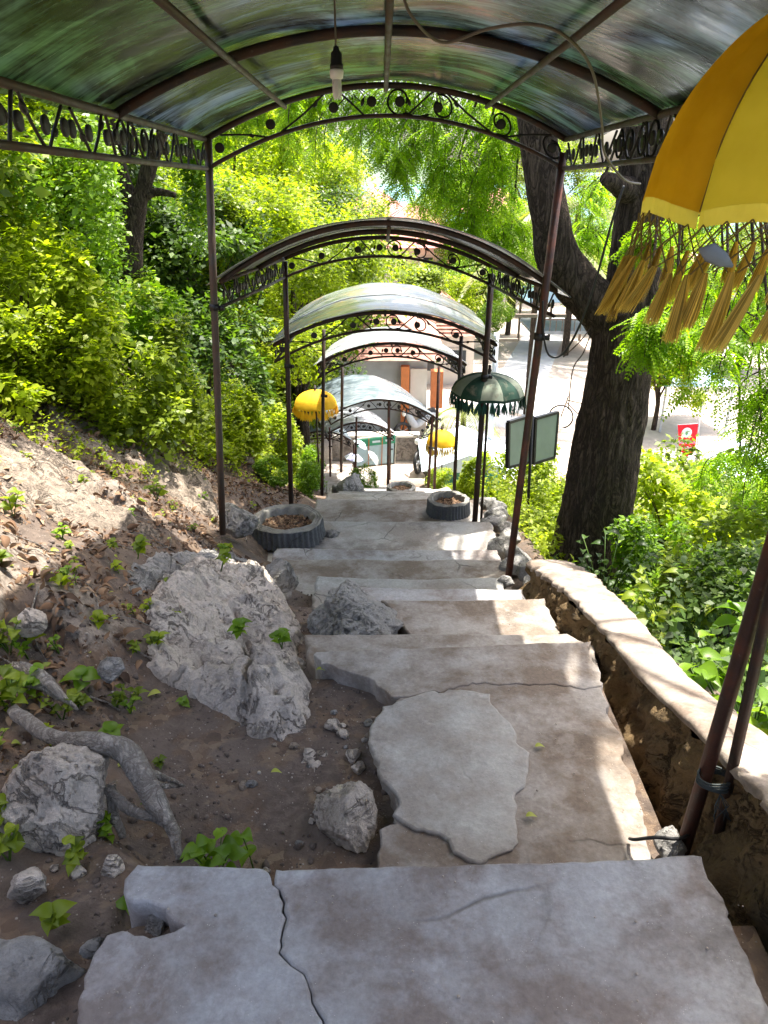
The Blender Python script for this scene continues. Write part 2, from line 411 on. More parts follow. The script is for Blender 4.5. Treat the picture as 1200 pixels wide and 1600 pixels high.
M['pale_green_cloth'] = m_fabric('faded_green_cloth', (.16, .20, .15), (.30, .32, .25), .15, 380, (.10, .08, .05))
M['green_fringe'] = m_fabric('green_fringe', (.01, .04, .03), (.03, .10, .07), .2)
M['black'] = simple('black_rubber', (.015, .015, .016), .5)
M['cable'] = simple('cable', (.13, .11, .085), .6)
M['white'] = simple('white_plastic', (.78, .78, .76), .35, 0, .05)
M['grey'] = simple('grey_plaster', (.40, .42, .44), .85, 0, .15, 2.5)
M['orange'] = simple('orange_paint', (.60, .19, .06), .6, 0, .12)
M['cream'] = simple('cream_plaster', (.62, .57, .50), .8, 0, .1, 2)
M['tileroof'] = simple('terracotta', (.40, .20, .15), .8, 0, .35, 7)
M['redroof'] = simple('red_roof', (.50, .17, .15), .7, 0, .2, 3)
M['greyroof'] = simple('grey_roof', (.20, .22, .27), .6, 0, .2, 3)
M['blueroof'] = simple('light_blue_roof', (.36, .55, .70), .4, 0, .1, 3)
M['whiteroof'] = simple('white_tin_roof', (.70, .80, .84), .4, 0, .06, 3)
M['wood'] = simple('weathered_wood', (.22, .17, .13), .8, 0, .3, 12)
M['darkwin'] = simple('window_glass', (.03, .035, .04), .15, 0, .1)
M['road'] = simple('road_concrete', (.50, .50, .52), .9, 0, .12, 1.2)
M['board'] = simple('board_back', (.20, .25, .19), .55, 0, .12, 3)
M['boardframe'] = simple('board_frame', (.012, .012, .012), .5)
M['redcloth'] = m_fabric('red_banner_cloth', (.75, .03, .05), (.85, .05, .08), .35)
M['emblem'] = simple('banner_white', (.75, .85, .88), .6, 0, .05)
M['lilac'] = simple('banner_lilac', (.62, .55, .85), .6, 0, .05)
M['greenpaint'] = simple('green_paint', (.06, .35, .20), .5, 0, .08)
M['paleblue'] = simple('pale_blue_panel', (.50, .66, .72), .5, 0, .08)
M['pole'] = simple('pale_concrete_pole', (.52, .54, .56), .8, 0, .1)
M['wallstone'] = m_rock('low_wall_stone', (.34, .30, .27), (.20, .17, .15), (.06, .05, .045))
M['sea'] = simple('sea_water', (.10, .30, .38), .15, 0, .1, .02, .3)
M['hill'] = simple('far_hill', (.10, .14, .09), .9, 0, .2, .05)
M['pend'] = simple('grey_pendant', (.16, .19, .23), .5)
M['string'] = simple('dark_twine', (.04, .05, .05), .7)
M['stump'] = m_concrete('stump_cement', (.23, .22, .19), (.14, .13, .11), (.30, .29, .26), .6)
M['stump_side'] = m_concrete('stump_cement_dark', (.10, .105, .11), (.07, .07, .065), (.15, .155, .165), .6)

# ---------------------------------------------------------------- levels of the stairway and of the ground
# (far edge y, level z, left x, right x)
STEPS = [(1.33, -1.50), (2.60, -1.75), (3.04, -1.97), (3.68, -2.17), (4.13, -2.35), (4.59, -2.53), (5.20, -2.71), (5.73, -2.89),
         (6.64, -3.05), (7.52, -3.20), (8.16, -3.40)]
yy, zz = 8.16, -3.40
while yy < 16.4:
    yy += .50; zz -= .195 if zz > -6.3 else .05; STEPS.append((yy, zz))
SE = np.array([s[0] for s in STEPS]); SZ = np.array([s[1] for s in STEPS])
PLAIN = -6.62
_ky = [-3, 0, 1.33, 2.6, 3.3, 4.4, 5.3, 6.64, 8.16, 10, 12, 14, 16.4, 18, 500]
_kz = [-1.0, -1.50, -1.66, -1.86, -2.10, -2.44, -2.76, -3.08, -3.5, -4.2, -5.0, -5.8, PLAIN, PLAIN, PLAIN]
def zsm(y): return np.interp(y, _ky, _kz)
def zstep(y):
    z = np.full(np.shape(y), -1.5); prev = -1.5
    z = np.where(y < .35, -1.3, z)
    for e, l in STEPS:
        i = STEPS.index((e, l)); nxt = STEPS[i + 1][1] if i + 1 < len(STEPS) else PLAIN
        z = z + (nxt - l) * sst(e - .12, e - .03, y)
    return z
def path_c(y): return np.interp(y, [0, 8, 12, 16.5, 40], [.08, .12, -.05, -.9, -.9])
def knee(y): return np.interp(y, [0, 1.8, 3.2, 4.5, 5.2, 6.2, 7.1, 8, 12, 17, 22, 40, 120], [.86, .95, .80, .72, 1.10, 1.16, .92, .80, 1.3, 3.2, 5.5, 14, 60])
def ground_base(x, y):
    x = np.asarray(x, float); y = np.asarray(y, float)
    s = zsm(y); a = -x - knee(y)
    up = np.where(a > 0, .66 * a - .10 * (1 - np.exp(-a * 3)) * .3, 0.0)
    up = np.minimum(up, 6 + .1 * a)
    z = s + up
    r = x - 1.25
    dn = np.where(r > 0, -.25 * sst(0, .3, r) - .34 * np.clip(r, 0, 30), 0)
    z = np.where(x > 0, s + dn, z)
    z = np.maximum(z, np.where(x > 0, PLAIN, -99))
    st = zstep(y) - .07
    q0 = 1 - sst(1.45, 1.75, y); a0 = (-knee(y) - .05) * (1 - q0) - .68 * q0; a1 = (-knee(y) + .25) * (1 - q0) - .55 * q0
    tt_ = np.clip((x - a0) / (a1 - a0), 0, 1); w = tt_ * tt_ * (3 - 2 * tt_) * (1 - sst(1.15, 1.45, x)) * (y < 17)
    z = z * (1 - w) + st * w
    g = sst(.86, .90, x) * (1 - sst(1.05, 1.15, x)) * (y < 4.6)
    return z - g * .28
def rockmask(x, y):
    P = np.stack([x * .9 + .5 * y, y * .9 - .2 * x, np.zeros_like(x) + 3.3], 1)
    return fbm(P * np.array([1.0, .75, 1]), 3)
def ground(x, y):
    x = np.atleast_1d(np.asarray(x, float)); y = np.atleast_1d(np.asarray(y, float))
    z = ground_base(x, y)
    P = np.stack([x, y, np.zeros_like(x)], 1)
    off = sst(.0, .5, -x - knee(y)) * sst(-2, 0, y) * (1 - sst(14, 20, y))
    rm = sst(.12, .5, rockmask(x, y))
    det = off * (rm * (.07 + .09 * ridged(P * np.array([2.6, 1.6, 1]), 5) + .03 * fbm(P * 9, 4)) + .06 * fbm(P * 1.7, 3) - .02)
    det += (.25 + .75 * off) * (.012 * fbm(P * 7, 3) + .004 * fbm(P * 30, 2)) * (y < 20)
    right = sst(1.3, 1.8, x) * (y < 25); det += right * .08 * fbm(P * 1.5, 3)
    # shallow hollow where the slab has gone on the second tread
    far = sst(30, 60, y); det += far * .0
    return z + det
def gz(x, y): return float(ground([x], [y])[0])

def axis(segs):
    out = []
    for a, b, d in segs: out.append(np.arange(a, b, d))
    out.append(np.array([segs[-1][1]])); return np.concatenate(out)
gx = np.concatenate([-np.geomspace(400, 8, 26), axis([(-7.5, -3.6, .09), (-3.6, -2.0, .04), (-2.0, -.2, .016), (-.2, 1.0, .04), (1.0, 1.6, .05), (1.6, 6, .14)]), np.geomspace(6.5, 500, 30)])
gy = np.concatenate([np.array([-30, -15, -8, -4, -2, -1]), axis([(-.5, .7, .08), (.7, 4.2, .016), (4.2, 8.2, .032), (8.2, 18, .1)]), np.geomspace(18.3, 74, 40)])
XX, YY = np.meshgrid(gx, gy); xs, ys = XX.ravel(), YY.ravel(); zs_ = ground(xs, ys)
nx, ny = len(gx), len(gy)
idx = np.arange(nx * ny).reshape(ny, nx)
F = np.stack([idx[:-1, :-1].ravel(), idx[:-1, 1:].ravel(), idx[1:, 1:].ravel(), idx[1:, :-1].ravel()], 1)
g = obj('ground', np.stack([xs, ys, zs_], 1), F, M['ground'], kind='structure')
rockm = sst(.12, .5, rockmask(xs, ys)) * sst(.0, .4, -xs - knee(ys)) * (ys < 13)
sand = sst(15.5, 18, ys) * (xs > -knee(ys) - 1)
grass = sst(1.6, 2.4, xs) * (1 - sst(14.5, 17, ys)) * .8 + sst(3.2, 5, -xs) * .7
ca = g.data.color_attributes.new('mask', 'FLOAT_COLOR', 'POINT')
ca.data.foreach_set('color', np.stack([rockm, sand, np.clip(grass, 0, 1), np.ones_like(xs)], 1).astype(np.float32).ravel())

# ---------------------------------------------------------------- slabs with broken outlines
def jag(poly, step=.035, amp=.010, seed=0, keep=()):
    """subdivide a closed outline and make it ragged; edges whose index is in keep stay nearly straight"""
    out = []; n = len(poly)
    for i in range(n):
        a = np.array(poly[i], float); b = np.array(poly[(i + 1) % n], float); L = np.linalg.norm(b - a); k = max(1, int(L / step))
        for j in range(k):
            p = a + (b - a) * j / k; am = amp * (.22 if i in keep else 1.0)
            q = np.array([[p[0] * 9, p[1] * 9, .5], [p[0] * 9 + 40, p[1] * 9, .5], [p[0] * 31, p[1] * 31, 2.5], [p[0] * 31 + 40, p[1] * 31, 2.5], [p[0] * 80, p[1] * 80, 4.5], [p[0] * 80 + 40, p[1] * 80, 4.5]]); w = perlin(q)
            out.append(p + am * 1.6 * np.array([w[0] + .55 * w[2] + .3 * w[4], w[1] + .55 * w[3] + .3 * w[5]]))
    return out
def pip(px_, py_, poly):
    poly = np.array(poly); x, y = px_, py_; ins = np.zeros(len(x), bool); n = len(poly); j = n - 1
    for i in range(n):
        xi, yi = poly[i]; xj, yj = poly[j]
        c = ((yi > y) != (yj > y)) & (x < (xj - xi) * (y - yi) / (yj - yi + 1e-12) + xi); ins ^= c; j = i
    return ins
def slab(name, poly, z, m, parent=None, thick=.34, grid=.03, und=.006, bev=.010, seed=0, keep=(), amp=.010, **k):
    P = jag(poly, min(.03, grid), amp, seed, keep); A = np.array(P)
    area = .5 * np.sum(A[:, 0] * np.roll(A[:, 1], -1) - np.roll(A[:, 0], -1) * A[:, 1])
    if area < 0: P = P[::-1]; A = A[::-1]
    n = len(A); T = np.roll(A, -1, 0) - np.roll(A, 1, 0); T /= np.linalg.norm(T, axis=1)[:, None] + 1e-9
    N = np.stack([-T[:, 1], T[:, 0]], 1)          # inward for ccw
    inner = A + N * bev * 1.2
    lo, hi = A.min(0), A.max(0)
    gxs, gys = np.meshgrid(np.arange(lo[0], hi[0], grid), np.arange(lo[1], hi[1], grid)); gp = np.stack([gxs.ravel(), gys.ravel()], 1)
    gp += rng.uniform(-grid * .3, grid * .3, gp.shape)
    shr = A + N * (bev * 1.2 + grid * .6)
    gp = gp[pip(gp[:, 0], gp[:, 1], shr)]
    pts = [Vector(p) for p in inner] + [Vector(p) for p in gp]
    vo, eo, fo, *_ = delaunay_2d_cdt(pts, [(i, (i + 1) % n) for i in range(n)], [list(range(n))], 1, 1e-6)
    vo = np.array([tuple(v) for v in vo])
    zt = z + und * fbm(np.stack([vo[:, 0] * 2.3, vo[:, 1] * 2.3, np.full(len(vo), 3.1)], 1), 4) + .0016 * fbm(np.stack([vo[:, 0] * 25, vo[:, 1] * 25, np.full(len(vo), seed)], 1), 2)
    V = [tuple(q) for q in np.column_stack([vo, zt])]; Fs = [tuple(f) for f in fo]
    # ring side built from its own inner ring
    b0 = len(V)
    def zr(a, dz): return np.column_stack([a, z + und * fbm(np.stack([a[:, 0] * 2.3, a[:, 1] * 2.3, np.full(len(a), 3.1)], 1), 4) + .0016 * fbm(np.stack([a[:, 0] * 25, a[:, 1] * 25, np.full(len(a), seed)], 1), 2) - dz])
    rings = [zr(inner, 0), zr(A + N * bev * .35, bev * .3), zr(A, bev)]
    m_ = 4
    for q in range(1, m_ + 1):
        d = bev + (thick - bev) * q / m_; B = A + N * (.006 * perlin(np.column_stack([A * 14, np.full(n, q * 5. + seed)])))[:, None] + N * .004
        rings.append(np.column_stack([B, np.full(n, z - d)]))
    for rg in rings: V += [tuple(q) for q in rg]
    for r_ in range(len(rings) - 1):
        for i in range(n):
            a = b0 + r_ * n + i; b = b0 + r_ * n + (i + 1) % n
            Fs.append((a, a + n, b + n, b))
    return obj(name, V, Fs, m, parent, **k)
def pxpoly(pts, z): return [tuple(at(x, y, z=z))[:2] for x, y in pts]

stairs = empty('stairway', (0, 0, -1.5), kind='structure')
crackT0 = [(430, 1357), (445, 1408), (437, 1460), (447, 1502), (474, 1556), (490, 1600), (540, 1760), (560, 1900)]
T0L = [(215, 1348), (425, 1357)] + [(x - 1, y) for x, y in crackT0[1:]] + [(60, 1900), (92, 1720), (116, 1620), (118, 1560), (140, 1500), (165, 1456), (240, 1464), (282, 1443), (275, 1426), (238, 1420), (205, 1412), (186, 1392), (190, 1374)]
T0R = [(432, 1357), (700, 1350), (1000, 1343), (1092, 1335), (1112, 1372), (1140, 1432), (1200, 1560), (1270, 1700), (1390, 1900)] + [(x + 1, y) for x, y in crackT0[:0:-1]]
slab('step', pxpoly(T0L, -1.5), -1.5, M['step'], stairs, seed=1, grid=.018, keep=(0,), und=.006, bev=.006, amp=.013)
slab('step', pxpoly(T0R, -1.5), -1.5, M['step'], stairs, seed=2, grid=.018, keep=(0, 1, 2), und=.006, bev=.006, amp=.013)
Z1 = -1.75
U1 = [(495, 1018), (700, 1010), (920, 1003), (932, 1050), (940, 1074), (860, 1070), (762, 1066), (700, 1075), (655, 1087), (612, 1088), (578, 1058), (532, 1043), (505, 1036)]
slab('step', pxpoly(U1, Z1), Z1, M['step_brown'], stairs, seed=3, grid=.02, keep=(0, 1), und=.004, bev=.0035, amp=.013)
R1 = [(600, 1110), (640, 1076), (762, 1056), (860, 1056), (936, 1060), (952, 1110), (976, 1180), (1004, 1262), (1016, 1330), (1050, 1450), (580, 1450), (583, 1335), (600, 1302), (626, 1285), (606, 1230), (600, 1150)]
slab('step', pxpoly(R1, Z1), Z1 - .005, M['step_brown'], stairs, seed=4, grid=.02, und=.005, bev=.005, amp=.013)
D1 = [(600, 1100), (640, 1086), (720, 1073), (765, 1082), (790, 1122), (829, 1176), (824, 1222), (808, 1250), (813, 1290), (803, 1326), (745, 1343), (718, 1330), (680, 1300), (640, 1287), (618, 1272), (622, 1255), (596, 1215), (588, 1185), (574, 1158), (585, 1128)]
slab('step', pxpoly(D1, Z1 + .012), Z1 + .008, M['step_light'], stairs, thick=.04, seed=5, grid=.018, und=.007, bev=.007, amp=.013)
T2 = [(476, 991), (700, 990), (886, 989), (926, 1010), (932, 1040), (495, 1060), (480, 1018)]
slab('step', pxpoly(T2, -1.97), -1.97, M['step_brown'], stairs, seed=6, keep=(0, 1))
T3 = [(-.02, 3.68), (.45, 3.68), (.885, 3.69), (.91, 3.2), (.90, 2.85), (-.10, 2.85), (.02, 3.0), (.08, 3.16), (.13, 3.34)]
slab('step', T3, -2.17, M['step_brown'], stairs, seed=7, keep=(0, 1))
for i in range(4, len(STEPS)):
    e, z = STEPS[i]; p = STEPS[i - 1][0] - .13
    c0, c1 = float(path_c(p)), float(path_c(e))
    xl = {4: -.22, 5: -.45, 6: -.80, 7: -.90, 8: -1.02, 9: -.72, 10: -.66}.get(i, -.62 + c1 - .05)
    xr = {4: .85, 5: .80, 6: .90, 7: .95, 8: 1.02, 9: 1.0, 10: .95}.get(i, .82 + c1)
    poly = [(xl, e + .02), ((xl + xr) / 2, e + random.uniform(-.015, .015)), (xr, e), (xr + .02, p), (xl - .02, p)]
    slab('step', poly, z, [M['step_brown'], M['step'], M['step_light']][i % 3] if i < 10 else M['step_light'], stairs, seed=10 + i, grid=.06, keep=(0, 1), und=.010, bev=.016)

# ---------------------------------------------------------------- rocks
_ico = {}
def ico(n):
    if n not in _ico:
        bm = bmesh.new(); bmesh.ops.create_icosphere(bm, subdivisions=n, radius=1)
        _ico[n] = (np.array([tuple(v.co) for v in bm.verts]), np.array([[v.index for v in f.verts] for f in bm.faces])); bm.free()
    return _ico[n]
def rock_vf(c, size, seed, sub=5, planes=14, rough=.08, rot=0, pits=.02, tiltx=0):
    r_ = np.random.default_rng(seed); V, Fc = ico(sub); V = V.copy()
    for _ in range(planes):
        d = r_.normal(size=3); d /= np.linalg.norm(d); o = r_.uniform(.55, .88)
        k = np.maximum(0, V @ d - o); V -= k[:, None] * d * .92
    N = V / (np.linalg.norm(V, axis=1)[:, None] + 1e-9)
    V = V + N * (rough * fbm(V * 2.1 + seed * 3.7, 5, .55) + rough * .5 * ridged(V * 3.5 + seed, 4) - rough * .25)[:, None]
    p = perlin(V * 9 + seed * 2.2); V = V - N * (pits * np.clip(p - .18, 0, 1) * 3)[:, None]
    V = V - N * (pits * .6 * np.clip(perlin(V * 21 + seed) - .15, 0, 1) * 2)[:, None]
    V = V * np.array(size); M_ = np.array(Matrix.Rotation(rot, 3, 'Z') @ Matrix.Rotation(tiltx, 3, 'Y')); V = V @ M_.T
    return V + np.array(c), Fc
def rock(name, c, size, seed, m, label, sub=5, cat='rock', group=None, **k):
    V, Fc = rock_vf(c, size, seed, sub, **k)
    o = obj(name, V - np.array([0, 0, 0]), Fc, m, None, label=label, cat=cat, group=group, loc=(c[0], c[1], c[2] - size[2] * .5)); return o

q = at(82, 1245, z=-1.62); rock('boulder', (q.x - .01, q.y + .01, -1.64), (.19, .185, .235), 11, M['rock'], 'big pitted pale boulder at the left edge with grey roots curling behind it', 6, rot=.4, pits=.035)
q = at(548, 1255, z=-1.74); rock('rock', (q.x, q.y, -1.80), (.10, .155, .12), 23, M['rock'], 'angular pale rock standing in the dirt beside the broken grey slab', 6, rot=.5, pits=.02)
q = at(545, 945, z=-2.08); rock('boulder', (q.x, q.y - .02, -2.17), (.27, .34, .20), 31, M['rock_grey'], 'low rounded rock set into the stairs at the left of the middle treads', 6, rough=.12, pits=.05, rot=.3)
def onground(px, py, lift=.05):
    z = -1.9
    for _ in range(12): q = at(px, py, z=z); z = .5 * z + .5 * (gz(q.x, q.y) + lift)
    return q
def outcrop(pxs, H, seed, m, name, lab, res=.009, base=None, cat='rock', lift=.06, crack=None):
    """a ragged rock mass rising out of the slope, built on a fine grid inside an outline"""
    poly = np.array([tuple(onground(x, y, lift))[:2] for x, y in pxs]); lo, hi = poly.min(0) - .05, poly.max(0) + .05
    xs_, ys__ = np.arange(lo[0], hi[0], res), np.arange(lo[1], hi[1], res); X, Y = np.meshgrid(xs_, ys__); x, y = X.ravel(), Y.ravel()
    P2 = np.stack([x, y, np.full(len(x), seed * 1.3)], 1); wx = x + .035 * fbm(P2 * 8, 4); wy = y + .035 * fbm(P2 * 8 + 30, 4)
    d = np.full(len(x), 9.0); n = len(poly)
    for i in range(n):
        a, b = poly[i], poly[(i + 1) % n]; ab = b - a; t = np.clip(((wx - a[0]) * ab[0] + (wy - a[1]) * ab[1]) / (ab @ ab), 0, 1)
        d = np.minimum(d, np.hypot(wx - a[0] - t * ab[0], wy - a[1] - t * ab[1]))
    ins = pip(wx, wy, poly); d = np.where(ins, d, -d)
    g0 = ground_base(x, y)
    body = H * (1 - np.exp(-np.clip(d, 0, 9) / .045)) * (.75 + .5 * fbm(P2 * np.array([3.2, 2.4, 1]), 3))
    det = .050 * (ridged(P2 * np.array([6, 4.5, 1]), 5) - .3) + .018 * fbm(P2 * 18, 4) + .009 * ridged(P2 * 40, 3) - .030 * np.clip(perlin(P2 * 16 + 5) - .2, 0, 1) * 2 - .016 * np.clip(perlin(P2 * 34 + 5) - .2, 0, 1) * 2
    if crack is not None:
        cp = [np.array(tuple(onground(a, b, lift))[:2]) for a, b in crack]; dc = np.full(len(x), 9.0)
        for a, b in zip(cp[:-1], cp[1:]): ab = b - a; t = np.clip(((wx - a[0]) * ab[0] + (wy - a[1]) * ab[1]) / (ab @ ab), 0, 1); dc = np.minimum(dc, np.hypot(wx - a[0] - t * ab[0], wy - a[1] - t * ab[1]))
        det -= .07 * np.exp(-(dc / .016) ** 2)
    z = g0 - .03 + body + det * np.clip(d / .04, 0, 1) - .10 * np.clip(-d / .05, 0, 1)
    ii = np.arange(len(x)).reshape(X.shape); Fc = np.stack([ii[:-1, :-1].ravel(), ii[:-1, 1:].ravel(), ii[1:, 1:].ravel(), ii[1:, :-1].ravel()], 1)
    Fc = Fc[(d[Fc] > -.045).all(1)]; u, inv = np.unique(Fc, return_inverse=True); P = np.stack([x, y, z], 1)[u]
    # overhang the upper parts a little for depth
    k = np.clip((P[:, 2] - g0[u]) / (H + .01), 0, 1.2); P[:, 0] += .02 * k * fbm(P * 9 + 3, 3); P[:, 1] += .02 * k * fbm(P * 9 + 43, 3)
    return obj(name, P, inv.reshape(Fc.shape), M[m], label=lab, cat=cat, loc=tuple(P.mean(0)))
outcrop([(222, 1018), (214, 955), (240, 905), (300, 868), (360, 872), (430, 892), (466, 950), (478, 1010), (484, 1080), (480, 1120), (432, 1146), (388, 1126), (330, 1096), (288, 1062), (240, 1050)], .14, 3, 'rock', 'rock_outcrop', 'long ragged pale limestone outcrop running beside the stairs on the left', crack=[(378, 1150), (388, 1085), (398, 1040), (380, 1000), (372, 960)])
outcrop([(452, 1142), (490, 1122), (524, 1142), (530, 1180), (500, 1192), (462, 1176)], .06, 9, 'rock', 'rock', 'low crumbled pale rock between the outcrop and the broken slab')
outcrop([(186, 880), (240, 852), (330, 846), (400, 868), (440, 900), (380, 905), (300, 900), (210, 915)], .06, 17, 'rock_grey', 'rock_outcrop', 'flat greyish rock slab in the litter above the pale outcrop')
outcrop([(-20, 690), (60, 690), (150, 735), (250, 800), (255, 830), (170, 815), (60, 790), (-30, 760)], .06, 21, 'rock_brown', 'rock_outcrop', 'sunlit smooth rock slab crossing the leaf litter at the left edge', res=.014)
outcrop([(100, 612), (170, 620), (250, 680), (330, 745), (345, 800), (300, 790), (200, 710), (120, 660)], .08, 27, 'rock_brown', 'rock_outcrop', 'long sunlit rock ridge just below the undergrowth', res=.016)
small = [(40, 1375, -1.60, .055, .05, .05, 'rock', 'white chunky stone at the left edge below the big boulder'),
         (175, 1352, -1.66, .03, .035, .03, 'rock', 'small whitish stone wedged beside the corner of the nearest step'),
         (48, 967, -1.45, .055, .05, .06, 'rock', 'round pale stone in green leaves at the left edge of the slope'),
         (172, 1042, -1.62, .07, .055, .04, 'rock_grey', 'flat grey stone in dark soil behind bright green seedlings'),
         (245, 1440, -1.56, .035, .03, .03, 'rock_grey', 'little stone lying in the notch of the nearest step'),
         (30, 1530, -1.62, .12, .17, .10, 'rock_grey', 'broad weathered grey rock in the bottom left corner'),
         (148, 1480, -1.60, .018, .035, .03, 'rock_grey', 'thin grey stone against the broken edge of the nearest step'),
         (1050, 1318, -1.72, .085, .05, .06, 'rock_grey', 'greyish stone with black cord at the foot of the tied poles'),
         (432, 898, -2.36, .13, .14, .15, 'rock_grey', 'dark steep rock with a brown fibrous side left of the stairs'),
         (790, 905, -2.52, .07, .06, .055, 'rock_grey', 'small grey stone at the foot of the post where the wall ends'),
         (520, 832, -3.02, .09, .07, .04, 'rock_grey', 'small flat stone touching the left ringed planter'),
         (640, 1168, -1.78, .0, .0, .0, '', ''),
         (370, 805, -2.55, .16, .2, .14, 'rock_grey', 'dark jagged rock between the near left post and the planter'),
         (545, 760, -3.85, .22, .3, .30, 'rock_grey', 'steep grey rock beside the path beyond the left posts'),
         (690, 778, -4.3, .28, .25, .22, 'rock', 'sunlit pale rock at the right edge of the lower path')]
for i, (x, y, z, a, b, c, m, lab) in enumerate(small):
    if not lab: continue
    q = at(x, y, z=z); rock('rock', (q.x, q.y, z - c * .25), (a, b, c), 60 + i, M[m], lab, 5, rot=random.uniform(0, 3), pits=.03)

# small stone in the gap below slab: rubble pieces
RUB = [(552, 1165, .03), (535, 1130, .022), (560, 1180, .018), (600, 1290, .01), (415, 1342, .012), (130, 1405, .02), (95, 1395, .014), (520, 1120, .03), (558, 1185, .024)]
for i, (x, y, s) in enumerate(RUB):
    q = at(x, y, z=-1.77); V, Fc = rock_vf((q.x, q.y, gz(q.x, q.y) + s * .3), (s, s * 1.2, s * .8), 90 + i, 3, rot=i)
    obj('stone', V, Fc, M['rock'], label='small loose stone in the dirt beside the nearest steps', cat='stone', group='loose stones beside the nearest steps', loc=(q.x, q.y, gz(q.x, q.y)))

rs_ = random.Random(4)
for i in range(30):
    q = onground(rs_.choice([rs_.uniform(490, 612), rs_.uniform(380, 620)]), rs_.uniform(1105, 1320), .0)
    if q.x > -.02: continue
    s_ = rs_.uniform(.006, .019); V, Fc = rock_vf((q.x, q.y, gz(q.x, q.y) + s_ * .15), (s_, s_ * 1.2, s_ * .8), 300 + i, 3, rot=i, rough=.12)
    obj('stone', V, Fc, M[rs_.choice(['rock', 'rock_grey', 'rock_brown'])], label='small loose stone in the dirt beside the nearest steps', cat='stone', group='loose stones beside the nearest steps', loc=(q.x, q.y, gz(q.x, q.y)))
# pebbles: uncountable
def scatter(tV, tF, pos, Rm, scl):
    tV = np.asarray(tV, float); n = len(pos); k = len(tV)
    V = np.einsum('nij,kj->nki', Rm, tV) * np.asarray(scl).reshape(n, 1, -1) + pos[:, None, :]
    Fo = (np.asarray(tF)[None, :, :] + (np.arange(n) * k)[:, None, None]).reshape(-1, np.asarray(tF).shape[1])
    return V.reshape(-1, 3), Fo
def basis(d, up):
    d = d / (np.linalg.norm(d, axis=1)[:, None] + 1e-9); s = np.cross(d, up); s /= np.linalg.norm(s, axis=1)[:, None] + 1e-9; u = np.cross(s, d)
    return np.stack([s, d, u], 2)
def rand_rot(n, tilt=.5):
    """x side, y along, z normal; normals lean up to tilt*pi from vertical"""
    a = rng.uniform(0, 2 * np.pi, n); e = rng.normal(0, tilt, n); d = np.stack([np.cos(a) * np.cos(e), np.sin(a) * np.cos(e), np.sin(e)], 1)
    up = np.tile([0, 0, 1.0], (n, 1)) + rng.normal(0, tilt, (n, 3)); return basis(d, up)
n = 3800; px_ = rng.uniform(-1.7, 1.0, n); py_ = rng.uniform(.9, 5.0, n)
keep_ = (px_ < .1) | (py_ < 1.3); px_, py_ = px_[keep_], py_[keep_]
pz_ = ground(px_, py_); V0, F0 = ico(1)
V, Fo = scatter(V0 * np.array([1, 1, .6]), F0, np.stack([px_, py_, pz_], 1), rand_rot(len(px_), .3), rng.uniform(.0012, .0042, len(px_)) * np.where(rng.random(len(px_)) < .03, 2.2, 1))
obj('pebbles', V, Fo, M['pebble'], kind='stuff', label='pale grit and pebbles scattered in the dirt beside the steps', cat='pebbles')

n = 9000; cx__ = rng.uniform(-2.2, .1, n); cy__ = rng.uniform(.8, 4.6, n); dd = fbm(np.stack([cx__ * 4, cy__ * 4, np.zeros(n) + 2], 1), 3); kk = (dd > -.05) & ((cx__ < -.62) | (cy__ > 1.35)); cx__, cy__ = cx__[kk], cy__[kk]
V, Fo = scatter(V0 * np.array([1, 1, .7]) * (1 + .25 * np.sin(np.arange(len(V0)) * 2.4))[:, None], F0, np.stack([cx__, cy__, ground(cx__, cy__)], 1), rand_rot(len(cx__), .5), rng.gamma(2.0, .0022, len(cx__)).clip(.0015, .016))
obj('soil_crumbs', V, Fo, M['soil'], kind='stuff', label='dark crumbs of earth over the bare soil left of the steps', cat='soil')
n = 2600; cx__ = rng.uniform(-.6, .8, n); cy__ = rng.uniform(.85, 5.6, n); dd = fbm(np.stack([cx__ * 3, cy__ * 3, np.zeros(n) + 6], 1), 3); sy = np.searchsorted(SE, cy__); zt_ = SZ[np.clip(sy, 0, len(SZ) - 1)]; kk = (dd + .5 * (cx__ > .45) > .1) & ((cx__ > 0) | (cy__ < 1.28)) & (np.abs(SE[np.clip(sy, 0, len(SE) - 1)] - cy__) > .03)
V, Fo = scatter(V0 * np.array([1, 1, .6]), F0, np.stack([cx__, cy__, zt_ + .003], 1)[kk], rand_rot(int(kk.sum()), .3), rng.gamma(2.0, .0007, int(kk.sum())).clip(.0006, .0045))
obj('grit', V, Fo, M['pebble'], kind='stuff', label='fine grit trodden onto the treads of the stairs', cat='grit')

# ---------------------------------------------------------------- leaf templates
L4 = np.array([[0, 0, 0], [-.30, .42, .07], [0, 1, -.04], [.30, .42, .07]]); L4F = np.array([[0, 3, 2, 1]])
def big_leaf(w=.34, curl=.25, fold=.12, n=5, heart=False):
    V = []; F = []; n = n + 3
    for j in range(n + 1):
        t = j / n; ww = w * (math.sin(math.pi * (t ** .75)) if not heart else math.sin(math.pi * (t * .9 + .1) ** .62)) if 0 < j < n else (0.015 if j == n else .02)
        y = t; zc = -curl * (t - .35) ** 2
        V += [(-ww, y, zc + fold * ww / w), (0, y, zc), (ww, y, zc + fold * ww / w)]
    for j in range(n):
        a = j * 3; F += [(a, a + 1, a + 4, a + 3), (a + 1, a + 2, a + 5, a + 4)]
    return np.array(V), np.array(F)
BL, BLF = big_leaf(.30, .55, .16, 5); HL, HLF = big_leaf(.42, .6, .15, 5, True)
CV, CF = big_leaf(.30, .8, -.25, 4)
